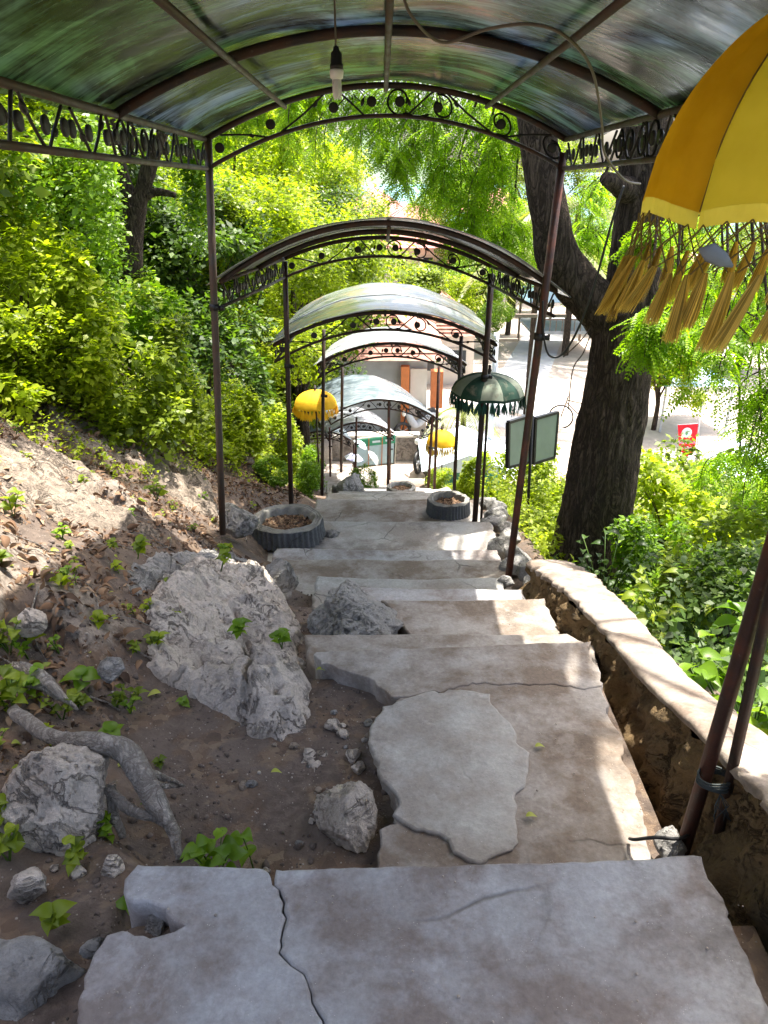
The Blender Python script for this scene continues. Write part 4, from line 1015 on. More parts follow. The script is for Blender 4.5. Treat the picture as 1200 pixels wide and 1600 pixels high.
# ---------------------------------------------------------------- lamp bulb on a wire
bl = empty('light_bulb', (at(526, 80, Y=2.75)), 'spiral tube light bulb in a black socket hanging under the nearest roof', 'light bulb')
mb = MB(); mb.tube([tuple(at(521, -60, Y=2.75)), tuple(at(523, 10, Y=2.75)), tuple(at(524, 50, Y=2.75)), tuple(at(525, 74, Y=2.75))], .0035, 6); mb.obj('wire', M['cable'], bl)
a, b = at(525, 72, Y=2.75), at(526, 108, Y=2.75)
mb = MB(); mb.tube([a, a.lerp(b, .2), a.lerp(b, .3), a.lerp(b, .75), a.lerp(b, .8), b], [.007, .011, .017, .018, .021, .021], 16); mb.obj('socket', M['black'], bl)
c = at(526, 124, Y=2.75); mb = MB(); mb.tube([b, b.lerp(c, .2), b.lerp(c, .9), c], [.019, .022, .020, .014], 16); mb.obj('ballast', M['white'], bl)
mb = MB(); d = at(527, 153, Y=2.75); L = (c - d).length
for k in range(3):
    ang = k * 2.094; o1 = Vector((math.cos(ang), math.sin(ang), 0)) * .009; o2 = Vector((math.cos(ang + .9), math.sin(ang + .9), 0)) * .009
    mb.tube([c + o1, d + o1 + Vector((0, 0, .008)), d + (o1 + o2) / 2, d + o2 + Vector((0, 0, .008)), c + o2], .0055, 8)
mb.obj('tube', M['white'], bl)

def cable(pts, r, m, lab, n=8):
    P = spline([tuple(p) for p in pts], n); mb = MB(); mb.tube(P, r, 6); o = mb.obj('cable', m, label=lab, cat='cable', loc=tuple(pts[0])); return o
Pc = [at(625, -40, Y=2.4), at(640, 20, Y=2.4), at(690, 66, Y=2.5), at(760, 46, Y=2.45), at(830, 38, Y=2.35), at(885, 58, Y=2.35), at(925, 110, Y=2.5), at(940, 190, Y=2.8), at(945, 240, Y=3.0), at(975, 280, Y=3.2), at(1000, 287, Y=3.4)]
cable(Pc, .0045, M['cable'], 'grey brown cable looping under the nearest roof to its right eave')
cable([at(975, 290, Y=4.6), at(958, 340, Y=4.6), at(930, 440, Y=4.7), at(905, 510, Y=4.75), at(880, 552, Y=4.8), at(858, 555, Y=4.8), at(849, 520, Y=4.8), at(848, 470, Y=4.8)], .007, M['black'], 'thick black cable sagging from the eave to the near right post')
cable([at(880, 558, Y=4.9), at(905, 535, Y=4.9), at(925, 512, Y=4.9), at(912, 550, Y=4.9), at(895, 578, Y=4.9), at(888, 640, Y=4.9)], .004, M['bark'], 'thin dead vine dangling between the right post and the tree')

# ---------------------------------------------------------------- ceremonial umbrellas
def umbrella(lab, centre, rad, height, mats, pole_base, lean=(0, 0), npan=12, fr_len=.2, wind=(0, 0), fine=False, pole_top=.08, rot=0, tone=None, ntas=None, group='fringed umbrellas along the stairs'):
    """centre: rim plane centre"""
    c = Vector(centre); root = empty('fringed_umbrella', pole_base, lab, 'umbrella', group)
    ax = Vector((lean[0], lean[1], 1)).normalized(); ux = ax.cross(Vector((0, 1, 0))).normalized() * -1; uy = ax.cross(ux).normalized() * -1
    if uy.y < 0: uy = -uy
    if ux.x < 0: ux = -ux
    def W(x, y, z): return c + ux * x + uy * y + ax * z
    nr, na = (26, npan * 24) if fine else (14, npan * 8)
    def prof(t): return (1 - t ** 2.3) ** .62
    def pt(t, a, off=0):
        sc_ = abs(math.sin((a - rot) * npan / 2)); tt = rad * t * (1 + .012 * sc_) - off
        if fine: tt += .010 * t * float(perlin(np.array([[a * 7, t * 1.1, 3.]]))[0]) + .004 * t * float(perlin(np.array([[a * 19, t * 2.4, 9.]]))[0]); tt -= .006 * t * math.exp(-((((a - rot) * npan / (2 * math.pi) + .5) % 1 - .5) * 22) ** 2)
        z = height * prof(t) - off; z += .045 * height * sc_ * t * (.2 + t); 
        if t > .995: z -= .0
        return W(tt * math.cos(a), tt * math.sin(a), z)
    groups_ = [(0, M[mats[0]])] if tone is None else [(0, M[mats[0]]), (1, M[tone])]
    for gi, gm in groups_:
        V = []; F_ = []
        for lay in (0, .0015):
            for j in range(nr + 1):
                for i in range(na): V.append(pt(j / nr, 2 * math.pi * i / na + rot, lay))
        nn = (nr + 1) * na
        for j in range(nr):
            for i in range(na):
                if tone is not None and ((i // (24 if fine else 8)) % 2) != (1 - gi if fine else gi): continue
                a, b = j * na + i, j * na + (i + 1) % na
                F_.append((a, a + na, b + na, b)); F_.append((a + nn, b + nn, b + na + nn, a + na + nn))
        obj('canopy', V, F_, gm, root)
    # hem
    mb = MB()
    for i in range(na):
        a0, a1 = 2 * math.pi * i / na + rot, 2 * math.pi * (i + 1) / na + rot
        p0, p1 = pt(1, a0), pt(1, a1); dn = ax * -.028 * rad / .375
        mb.add([p0, p1, p1 + dn, p0 + dn], [(0, 1, 2, 3)])
    mb.obj('valance', M[tone if fine else mats[0]], root)
    # ribs
    mb = MB()
    for k in range(npan):
        a = 2 * math.pi * k / npan + rot; mb.tube([pt(t, a, .006) for t in (.03, .3, .55, .8, 1.0)], .0035, 5)
        p = pt(.55, a, .008); mb.tube([W(0, 0, -.02), p], .003, 5)
    mb.obj('ribs', M['wood'], root)
    if fine:
        mb = MB()
        for k in range(npan): a = 2 * math.pi * k / npan + rot; mb.tube([pt(t, a, -.0012) for t in np.linspace(.05, 1, 16)], .0016, 5)
        mb.obj('seams', M['netcord'], root)
    # net and tassels
    w3 = Vector((wind[0], wind[1], 0)); net = MB(); ng = ntas or (44 if fine else 36)
    hn = fr_len * .42
    def rim(a, d):
        p = pt(1, a) + ax * (-.024 * rad / .375); out = Vector((math.cos(a), math.sin(a), 0)) * .0
        return p + Vector((0, 0, -d)) + w3 * (d / fr_len) ** 1.3 + out
    if fine:
        for k in range(ng):
            a = 2 * math.pi * k / ng; da = 2 * math.pi / ng
            for sg in (-1, 1):
                net.tube([rim(a, 0), rim(a + sg * da * .9, hn * .5), rim(a + sg * da * 1.8, hn)], .0016, 4, False)
        net.obj('net', M['netcord'], root)
    tas = []; rr_ = random.Random(int(abs(px_seed(lab))))
    per = 150 if fine else 16
    Vt = []; Ft = []; nb = 0
    for k in range(ng):
        a = 2 * math.pi * k / ng + rr_.uniform(-.02, .02); L = fr_len * rr_.uniform(.85, 1.1); jx, jy = rr_.uniform(-.02, .02), rr_.uniform(-.02, .02)
        top = rim(a, hn if fine else 0.0); ta = Vector((-math.sin(a), math.cos(a), 0)); ra = Vector((math.cos(a), math.sin(a), 0))
        l2 = L - (hn if fine else 0)
        for s_ in range(per):
            b = rr_.uniform(-1, 1); e = rr_.uniform(-1, 1); wd = .0014 if fine else .010 * rad / .35
            fl = (.0105 if fine else .030) ; q0 = top + ta * b * .003 + ra * e * .003
            def pp(t): return q0 + Vector((0, 0, -l2 * t)) + w3 * (((hn if fine else 0) + l2 * t) / fr_len) ** 1.4 * 1.0 - w3 * ((hn if fine else 0) / fr_len) ** 1.4 + ta * (b * fl * (t ** .55)) + ra * (e * fl * .8 * t ** .55) + Vector((jx, jy, 0)) * t
            e1 = .72 + .28 * rr_.random() ** .6
            P_ = [pp(0), pp(.35 * e1), pp(.7 * e1), pp(e1)]
            for j, p in enumerate(P_): ww = wd * (.5, .5, .5, .25)[j]; Vt += [tuple(p - ta * ww + ra * ww * .3), tuple(p + ta * ww - ra * ww * .3)]
            for j in range(3): Ft.append((nb + 2 * j, nb + 2 * j + 1, nb + 2 * j + 3, nb + 2 * j + 2))
            nb += 8
    obj('fringe', Vt, Ft, M[mats[1]], root, kind=None)
    mb = MB(); top = W(0, 0, height + pole_top); mb.tube([Vector(pole_base), Vector(pole_base).lerp(top, .5), top], .013 * max(1, rad / .35), 10); mb.obj('pole', M['rust'], root)
    f0 = W(0, 0, height); mb = MB(); mb.sphere(f0 + ax * .03, .022); mb.sphere(f0 + ax * .065, .013, (1, 1, 1.6)); mb.obj('finial', M['bark_far'], root)
    return root
def px_seed(s): return sum(ord(ch) * (i + 1) for i, ch in enumerate(s)) % 9973
um = umbrella('large yellow umbrella close at the upper right with long pale tassels', (.905, 1.60, -.072), .385, .385, ('yellow', 'fringe'), (.915, 1.56, -1.80), (.01, 0), 8, .20, (-.055, 0), True, rot=R(22.5 + 180), tone='pale_yellow', ntas=54)
pend = MB(); q = at(1118, 402, Y=1.27); pend.tube([q + Vector((-.028, 0, .012)), q + Vector((-.01, 0, .008)), q + Vector((.012, 0, -.004)), q + Vector((.03, 0, -.014))], [.002, .015, .012, .002], 8)
pend.V = [(v[0], (v[1] - q.y) * .25 + q.y, v[2] - .0) for v in pend.V]; pend.obj('pendant', M['pend'], um)
c = at(493, 632, Y=10.6); umbrella('small yellow umbrella on the left behind the third posts', c, .30, .20, ('yellow2', 'yellow2'), at(500, 765, Y=10.4), npan=10, fr_len=.14)
c = at(762, 612, Y=7.0); umbrella('dark green umbrella with black green fringe on the right', c, .335, .17, ('green_cloth', 'green_fringe'), tuple(at(747, 812, Y=6.80) + Vector((.03, 0, 0))), (.03, 0), npan=10, fr_len=.14, tone='pale_green_cloth')
c = at(690, 692, Y=13.6); umbrella('bright yellow umbrella far down beside the motorbikes', c, .28, .24, ('yellow2', 'fringe'), at(690, 775, Y=13.6), npan=8, fr_len=.18)
# twine round the tied poles
tw = MB()
for k in range(5):
    cz = -1.50 + k * .006; cx_, cy_ = .885, 1.585
    tw.tube([(cx_ + .045 * math.cos(a), cy_ + .036 * math.sin(a), cz + .004 * math.sin(2 * a + k)) for a in np.linspace(0, 6.283, 24)], .003, 5)
for k in range(7):
    a = random.uniform(0, 6.28); p = Vector((.885, 1.545, -1.50)); tw.tube([p, p + Vector((random.uniform(-.02, .02), -.02, -.02)), p + Vector((random.uniform(-.03, .03), -.03, -.05 - .02 * random.random()))], .0014, 4)
tw.obj('binding', M['string'], label='dark twine binding the two poles together at the right', cat='twine', loc=(.885, 1.585, -1.5))
cable([(.86, 1.60, -1.70), (.80, 1.55, -1.665), (.74, 1.55, -1.66), (.70, 1.58, -1.70), (.70, 1.62, -1.74)], .005, M['black'], 'black cord looped over the stone at the foot of the poles')

# ---------------------------------------------------------------- trees
def trunk_vf(pts, rad, seg=20, nsub=8, amp=.04, seed=0, fr=(9, 9, 2.2)):
    P = spline([(*p, r) for p, r in zip(pts, rad)], nsub); v, f = tube_vf([q[:3] for q in P], [q[3] for q in P], seg)
    v = np.array([tuple(q) for q in v]); rr_ = np.repeat([q[3] for q in P], seg); cen = np.repeat(np.array([q[:3] for q in P]), seg, 0)
    nrm = (v - cen) / (rr_[:, None] + 1e-9); k = np.array(fr) * (1.0 if seed == 0 else 1)
    d = amp * rr_ * (1.1 * ridged(v * k + seed, 4) + .8 * fbm(v * np.array([2.5, 2.5, 1.2]) + seed, 3))
    v = v + nrm * d[:, None]; return v, f
main = empty('tree', at(935, 900, Y=5.8), 'large rough barked tree forking into two limbs behind the low wall', 'tree')
TY = 5.8
def T(x, y, Y=TY): return tuple(at(x, y, Y=Y))
tv, tf = trunk_vf([tuple(Vector(T(915, 960)) + Vector((0, 0, -.2))), T(918, 900), T(932, 800), T(947, 700), T(965, 600), T(975, 520), T(972, 480)], [.36, .325, .275, .255, .235, .225, .24], 160, 26, .10)
obj('trunk', tv, tf, M['bark'], main)
v1, f1 = trunk_vf([T(985, 540), T(990, 470), T(993, 400), T(1003, 300), T(1012, 200), T(1030, 60), T(1060, -120)], [.19, .20, .175, .16, .15, .14, .12], 110, 26, .10, 3)
obj('limb', v1, f1, M['bark'], main)
v1, f1 = trunk_vf([T(965, 520), T(940, 482), T(902, 445), T(872, 400, 5.75), T(858, 330, 5.7), T(845, 250, 5.7), T(838, 190, 5.7), T(826, 80, 5.7), T(800, -120, 5.7)], [.16, .17, .16, .15, .125, .115, .115, .105, .09], 110, 26, .10, 5)
obj('limb', v1, f1, M['bark'], main)
v1, f1 = trunk_vf([T(992, 300), T(975, 295, 5.6), T(958, 285, 5.5), T(944, 278, 5.45)], [.09, .07, .055, .035], 30, 10, .12, 8)
obj('broken_branch', v1, f1, M['bark'], main)

def hang_foliage(clus, parent, mat_, starts, name='crown', nper=26, slen=.20, tw_n=9, density=1.0, branch_r=.018):
    """clus: list of (x,y,z,r): hanging twigs with feathery leaves spread through each cluster"""
    P_, D_, S_ = [], [], []; br = MB()
    for ci, (x, y, z, r) in enumerate(clus):
        c = Vector((x, y, z)); st = min((Vector(s) for s in starts), key=lambda s: (s - c).length)
        mid = st.lerp(c, .5) + Vector((0, 0, .35 * (st - c).length * .6)); topc = c + Vector((0, 0, r * .7))
        path = [Vector(q) for q in spline([tuple(st), tuple(mid), tuple(topc)], 6)]
        br.tube(path, [branch_r * (1 - .6 * k / (len(path) - 1)) for k in range(len(path))], 6)
        for k in range(int(tw_n * density)):
            a = random.uniform(0, 6.28); rr_ = r * math.sqrt(random.random()); s0 = topc + Vector((math.cos(a) * rr_ * .25, math.sin(a) * rr_ * .25, random.uniform(-.2, .1) * r))
            end = c + Vector((math.cos(a) * rr_, math.sin(a) * rr_, -r * random.uniform(.2, 1.1))); md = s0.lerp(end, .5) + Vector((math.cos(a), math.sin(a), .5)) * r * .25
            tp = [Vector(q) for q in spline([tuple(s0), tuple(md), tuple(end)], 7)]
            br.tube(tp, [.006 * (1 - .75 * j / (len(tp) - 1)) for j in range(len(tp))], 4, False)
            for j in range(nper):
                t = random.uniform(.1, 1); q = tp[min(len(tp) - 1, int(t * (len(tp) - 1)))]; aa = random.uniform(0, 6.28)
                P_.append(tuple(q + Vector((random.gauss(0, .02), random.gauss(0, .02), random.gauss(0, .02))))); D_.append((math.cos(aa), math.sin(aa), random.uniform(-1.0, -.05))); S_.append(slen * random.uniform(.6, 1.3))
    br.obj('branches', M['bark_far'], parent)
    P_ = np.array(P_); D_ = np.array(D_); up = np.tile([0, 0, 1.0], (len(P_), 1)) + rng.normal(0, .35, (len(P_), 3))
    V, Fo = scatter(SPV, SPF, P_, basis(D_, up), S_)
    return obj(name, V, Fo, mat_, parent)
# crown: hanging foliage seen beyond the arch, right of it, and the canopy above
cl = []
for px, py, Y, r in [(480, 215, 8.0, .38), (550, 225, 7.6, .38), (620, 215, 7.3, .38), (680, 240, 7.2, .45), (740, 230, 7.0, .42), (590, 150, 7.8, .42), (700, 170, 7.2, .5), (655, 290, 7.4, .26), (715, 320, 7.2, .32), (770, 310, 7.0, .34), (740, 380, 7.2, .3), (800, 230, 6.7, .3), (800, 400, 7.4, .22), (430, 200, 8.3, .35), (380, 215, 8.4, .3), (540, 160, 8.2, .42), (450, 150, 8.6, .4)]:
    q = at(px, py - 30, Y=Y); cl.append((q.x, q.y, q.z, r))
lt = T(800, -120, 5.7); rt = T(1060, -120)
hang_foliage(cl, main, M['leaf_fine'], [lt, T(826, 60, 5.7), (0.2, 7.4, 1.9)], 'crown', 27, .17, 9)
cl = []
for px, py, Y, r in [(1050, 540, 4.6, .2), (1130, 560, 4.4, .28), (1190, 590, 4.5, .32), (1120, 480, 4.8, .3), (1190, 480, 4.8, .32), (1010, 530, 4.5, .16), (1180, 680, 4.7, .26), (1060, 450, 6.6, .25), (1080, 360, 6.8, .35), (940, 330, 7.8, .28), (915, 400, 7.9, .2), (1215, 650, 4.5, .3), (1020, 390, 4.9, .12), (1150, 760, 5.2, .24), (1210, 760, 4.6, .25)]:
    q = at(px, py - 20, Y=Y); cl.append((q.x, q.y, q.z, r))
hang_foliage(cl, main, M['leaf_fine'], [rt, (3.2, 5.2, 1.6), (2.6, 6.6, 1.8)], 'crown', 20, .15, 8)
cl = []
for _ in range(30):
    x, y = random.uniform(-1.2, 5.2), random.uniform(4.4, 10.5); z = random.uniform(2.2, 4.2)
    if x < 2.0 and y < 5.6: continue
    cl.append((x, y, z, random.uniform(.4, .7)))
for x, y, z, r in [(2.5, 1.6, 2.4, .4), (1.5, 1.7, 2.6, .2), (3.3, 3.0, 2.6, .5), (.7, .9, 2.5, .4), (1.55, 3.45, 2.8, .12), (.2, .2, 2.6, .6), (1.2, .3, 2.6, .5)]: cl.append((x, y, z, r))
hang_foliage(cl, main, M['leaf_fine'], [lt, rt, (1.6, 6, 2.4), (1.8, 4.2, 2.6)], 'crown', 16, .24, 7, 1.0, .03)

# --- generic tree and shrub prototypes (local coordinates, base at origin)
HIDE = []
def proto_tree(seed, R0, H0, nleaf, lsize, m, tr=.09, low=.25, tpl=(L4, L4F), shell=.5, lean=0):
    global random
    r_ = np.random.default_rng(seed); root = empty('tree', (0, 0, 0)); clumps = []
    for _ in range(34):
        a = r_.uniform(0, 6.28); rr_ = R0 * math.sqrt(r_.uniform(0, 1)); z = H0 * (low + (1 - low) * r_.uniform(0, 1)); k = math.sqrt(max(.15, 1 - ((z / H0 - low) / (1 - low)) ** 2 * .8))
        clumps.append((math.cos(a) * rr_ * k, math.sin(a) * rr_ * k, z, R0 * r_.uniform(.18, .36)))
    P, d = crown_pts(clumps, nleaf, shell); V, F_ = leaves(P, lsize, d, tpl=tpl, droop=.3)
    obj('crown', V, F_, m, root)
    mb = MB(); top = Vector((lean, 0, H0 * .75))
    mb.tube(spline([(0, 0, -.4), (.05, .03, H0 * .25), (lean * .5 - .05, .05, H0 * .5), tuple(top)], 5), [tr * (1 - .75 * k / 15) for k in range(16)], 10)
    for c in clumps[::2]:
        s0 = Vector((lean * .3, 0, H0 * (.2 + .4 * r_.uniform(0, 1)))); e = Vector(c[:3]); mb.tube(spline([tuple(s0), tuple(s0.lerp(e, .5) + Vector((0, 0, .12 * R0))), tuple(e)], 4), [tr * .35 * (1 - .8 * k / 8) for k in range(9)], 6)
    mb.obj('trunk', M['bark_far'], root)
    return root
PT = {'yt': proto_tree(1, 1.5, 3.4, 22000, .075, M['leaf_y']), 'mt': proto_tree(2, 1.6, 3.6, 22000, .085, M['leaf_m']), 'dt': proto_tree(3, 1.5, 3.6, 20000, .085, M['leaf_d']),
      'bt': proto_tree(4, 1.3, 3.0, 20000, .08, M['leaf_b'])}
PT.update({'yf': proto_tree(21, 1.5, 3.4, 52000, .043, M['leaf_y']), 'mf': proto_tree(22, 1.6, 3.6, 52000, .045, M['leaf_m']), 'df': proto_tree(23, 1.5, 3.6, 48000, .045, M['leaf_d']), 'bf': proto_tree(24, 1.3, 3.0, 46000, .042, M['leaf_b'])})
PS = {'ys': proto_tree(11, .55, .95, 7000, .050, M['leaf_y'], .02, .1), 'ms': proto_tree(12, .6, 1.0, 7500, .050, M['leaf_m'], .02, .1), 'bs': proto_tree(13, .5, .8, 6500, .055, M['leaf_b'], .018, .1), 'ds': proto_tree(14, .6, 1.0, 7000, .055, M['leaf_d'], .02, .1)}
used = set()
def place(kind, x, y, scale, lab, cat, group=None, z=None, rz=None, name=None, sz=None):
    if kind in PT and scale >= 1.2: kind = kind[0] + 'f'
    src = {**PT, **PS}[kind]; z = gz(x, y) if z is None else z
    s3 = (scale, scale, scale * (sz or random.uniform(.85, 1.15)))
    if kind not in used:
        used.add(kind); src.location = (x, y, z); src.scale = s3; src.rotation_euler = (0, 0, rz or 0); o = src; tag(o, lab, cat, group)
    else: o = copy_thing(src, (x, y, z), random.uniform(0, 6.28) if rz is None else rz, s3, lab, cat, group)
    if group is None and 'group' in o: del o['group']
    o.name = name or ('tree' if kind in PT else 'shrub'); return o
# trees on the left hill
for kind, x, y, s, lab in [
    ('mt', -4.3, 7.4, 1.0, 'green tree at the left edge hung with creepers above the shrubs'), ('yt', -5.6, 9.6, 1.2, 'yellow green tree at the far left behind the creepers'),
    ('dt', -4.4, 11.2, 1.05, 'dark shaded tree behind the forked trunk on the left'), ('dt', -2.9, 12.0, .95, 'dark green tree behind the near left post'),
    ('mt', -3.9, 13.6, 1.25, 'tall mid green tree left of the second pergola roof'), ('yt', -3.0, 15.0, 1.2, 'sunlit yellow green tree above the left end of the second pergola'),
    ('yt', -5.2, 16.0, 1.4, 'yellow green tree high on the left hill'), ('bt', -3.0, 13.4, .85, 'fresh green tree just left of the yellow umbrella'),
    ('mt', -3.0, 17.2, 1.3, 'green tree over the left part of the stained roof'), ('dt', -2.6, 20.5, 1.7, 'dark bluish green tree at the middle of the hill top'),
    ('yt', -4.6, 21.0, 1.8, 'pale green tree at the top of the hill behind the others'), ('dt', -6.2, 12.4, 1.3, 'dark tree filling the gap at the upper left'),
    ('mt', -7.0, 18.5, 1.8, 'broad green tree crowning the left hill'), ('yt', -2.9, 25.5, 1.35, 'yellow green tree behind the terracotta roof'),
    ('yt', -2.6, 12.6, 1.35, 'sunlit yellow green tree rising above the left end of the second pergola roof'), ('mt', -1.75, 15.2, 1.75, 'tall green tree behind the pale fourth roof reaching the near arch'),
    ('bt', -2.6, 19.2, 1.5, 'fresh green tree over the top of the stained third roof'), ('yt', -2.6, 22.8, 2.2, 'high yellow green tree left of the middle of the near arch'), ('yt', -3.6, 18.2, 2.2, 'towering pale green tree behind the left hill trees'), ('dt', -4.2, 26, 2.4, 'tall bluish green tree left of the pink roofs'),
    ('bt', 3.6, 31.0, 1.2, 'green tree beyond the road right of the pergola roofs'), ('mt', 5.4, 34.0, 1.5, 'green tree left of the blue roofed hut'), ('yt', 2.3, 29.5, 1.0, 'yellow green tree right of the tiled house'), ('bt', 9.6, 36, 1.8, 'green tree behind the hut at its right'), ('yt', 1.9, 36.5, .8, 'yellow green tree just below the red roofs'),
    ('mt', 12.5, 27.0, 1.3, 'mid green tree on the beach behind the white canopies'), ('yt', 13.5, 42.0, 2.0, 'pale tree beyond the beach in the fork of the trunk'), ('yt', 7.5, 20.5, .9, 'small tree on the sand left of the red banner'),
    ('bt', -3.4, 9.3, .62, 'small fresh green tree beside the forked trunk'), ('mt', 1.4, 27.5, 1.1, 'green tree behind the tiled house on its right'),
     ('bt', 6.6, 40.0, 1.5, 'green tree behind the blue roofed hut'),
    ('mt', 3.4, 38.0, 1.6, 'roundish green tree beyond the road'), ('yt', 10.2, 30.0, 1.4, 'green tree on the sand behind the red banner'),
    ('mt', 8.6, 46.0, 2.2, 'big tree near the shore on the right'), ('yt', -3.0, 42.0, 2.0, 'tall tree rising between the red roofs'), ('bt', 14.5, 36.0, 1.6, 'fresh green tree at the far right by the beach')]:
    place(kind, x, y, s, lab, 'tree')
# forked tree seen on the left
ft = empty('tree', (-3.2, 10, -2.6), 'dark forked tree trunk standing in the shade of the left hillside', 'tree')
for i, (pts, rad) in enumerate([([(205, 470), (205, 400), (208, 350), (212, 322)], [.15, .13, .12, .12]), ([(210, 335), (200, 300), (190, 270), (180, 225), (170, 170)], [.09, .08, .07, .06, .05]), ([(212, 335), (222, 300), (232, 265), (250, 220), (270, 170)], [.09, .08, .08, .06, .05]), ([(222, 310), (245, 300), (275, 305)], [.05, .045, .03]), ([(192, 272), (170, 268), (150, 262)], [.05, .04, .03])]):
    v, f = trunk_vf([tuple(at(a, b, Y=9.6)) for a, b in pts], rad, 24, 10, .14, 20 + i); obj('trunk' if i == 0 else 'limb', v, f, M['bark'], ft)
P, d = crown_pts([(-3.2 + random.uniform(-1.2, 1.2), 9.8 + random.uniform(-.6, 1), random.uniform(.9, 2.4), .45) for _ in range(16)], 12000); V, F_ = leaves(P, .07, d); obj('crown', V, F_, M['leaf_m'], ft)
hang_foliage([(random.uniform(-3.6, -1.2), random.uniform(4.6, 8.2), random.uniform(2.6, 3.6), random.uniform(.22, .42)) for _ in range(15)], ft, M['leaf_m'], [(-3.2, 9.6, 2.4)], 'crown', 16, .16, 7, 1.0, .03)  # extra foliage above the view, added to dapple the left slope
# creeper curtain
cr = []; 
for _ in range(70):
    px = random.choice([random.gauss(125, 25), random.gauss(40, 30), random.gauss(300, 20)]); Y = random.uniform(6.6, 8.2) if px < 220 else 9; q = at(px, random.uniform(170, 230), Y=Y); L = random.uniform(.5, 1.3)
    n = int(150 * L); t = rng.random(n); P = np.stack([q.x + rng.normal(0, .06, n), q.y + rng.normal(0, .06, n), q.z - t * L], 1); cr.append(P)
P = np.concatenate(cr); out = np.tile([0.0, -.8, -.3], (len(P), 1)) + rng.normal(0, .3, (len(P), 3)); V, F_ = leaves(P, .05, out)
obj('creeper', V, F_, M['leaf_b'], kind='stuff', label='curtain of green creeper hanging from the trees at the upper left', cat='creeper')
# undergrowth mass on the left hillside
def undergrowth(name, pts_fn, n, size, m, lab, tpl=(L4, L4F)):
    P, d = pts_fn(n); V, F_ = leaves(P, size, d, droop=.2, tpl=tpl); return obj(name, V, F_, m, kind='stuff', label=lab, cat='undergrowth')
def ug(x0, x1, y0, y1, h, lim, hn=1.0):
    def fn(n):
        x = rng.uniform(x0, x1, n * 3); y = rng.uniform(y0, y1, n * 3); k = lim(x, y); x, y = x[k][:n], y[k][:n]
        hh = h * np.clip(.55 + .8 * fbm(np.stack([x * .9, y * .9, np.zeros(len(x)) + 4], 1), 3), .08, 1.6); t = rng.random(len(x)) ** .55
        # grow up out of the slope, bulging towards the light
        z = ground(x, y) + hh * t * hn; d = rng.normal(size=(len(x), 3)) * .5 + np.array([.2, -.15, .7]); d /= np.linalg.norm(d, axis=1)[:, None]
        P = np.stack([x, y, z], 1) + .15 * np.stack([perlin(np.stack([x, y, z], 1) * 3), perlin(np.stack([x, y, z], 1) * 3 + 9), perlin(np.stack([x, y, z], 1) * 3 + 22)], 1)
        return P, d
    return fn
limL = lambda x, y: x < np.interp(y, [4.6, 5.4, 6.2, 7.2, 8.5, 20], [-3.6, -3.0, -2.3, -1.65, -1.45, -1.7])
undergrowth('undergrowth', ug(-6.5, -1.4, 4.8, 8.6, .95, limL), 90000, .045, M['leaf_y'], 'tangled sunlit yellow green undergrowth covering the left hillside')
undergrowth('undergrowth', ug(-7.5, -1.4, 8.2, 19, .6, limL), 60000, .07, M['leaf_m'], 'darker undergrowth under the trees further along the left hillside')
limR = lambda x, y: (x > 1.32 + .0 * y) & (x > np.interp(y, [0, 5, 8.5, 12, 17], [1.3, 1.35, 1.3, 1.1, .3]))
undergrowth('undergrowth', ug(1.3, 5.5, 5.0, 12.5, .42, limR), 70000, .045, M['leaf_y'], 'bright yellow green ground cover on the bank right of the stairs')
undergrowth('undergrowth', ug(1.3, 4.5, 1.0, 5.4, .40, limR), 30000, .05, M['leaf_d'], 'dark green ground cover below the low wall')
limE = lambda x, y: (x < np.interp(y, [3.5, 5.4, 6.2, 7.2, 8.5], [-2.6, -2.1, -1.8, -1.35, -1.1])) & (fbm(np.stack([x * 2.2, y * 2.2, np.zeros(len(x)) + 13], 1), 3) > .22)
undergrowth('weeds', ug(-4.2, -1.1, 3.4, 9.0, .16, limE), 9000, .035, M['leaf_y'], 'patchy low weeds where the littered slope meets the undergrowth')
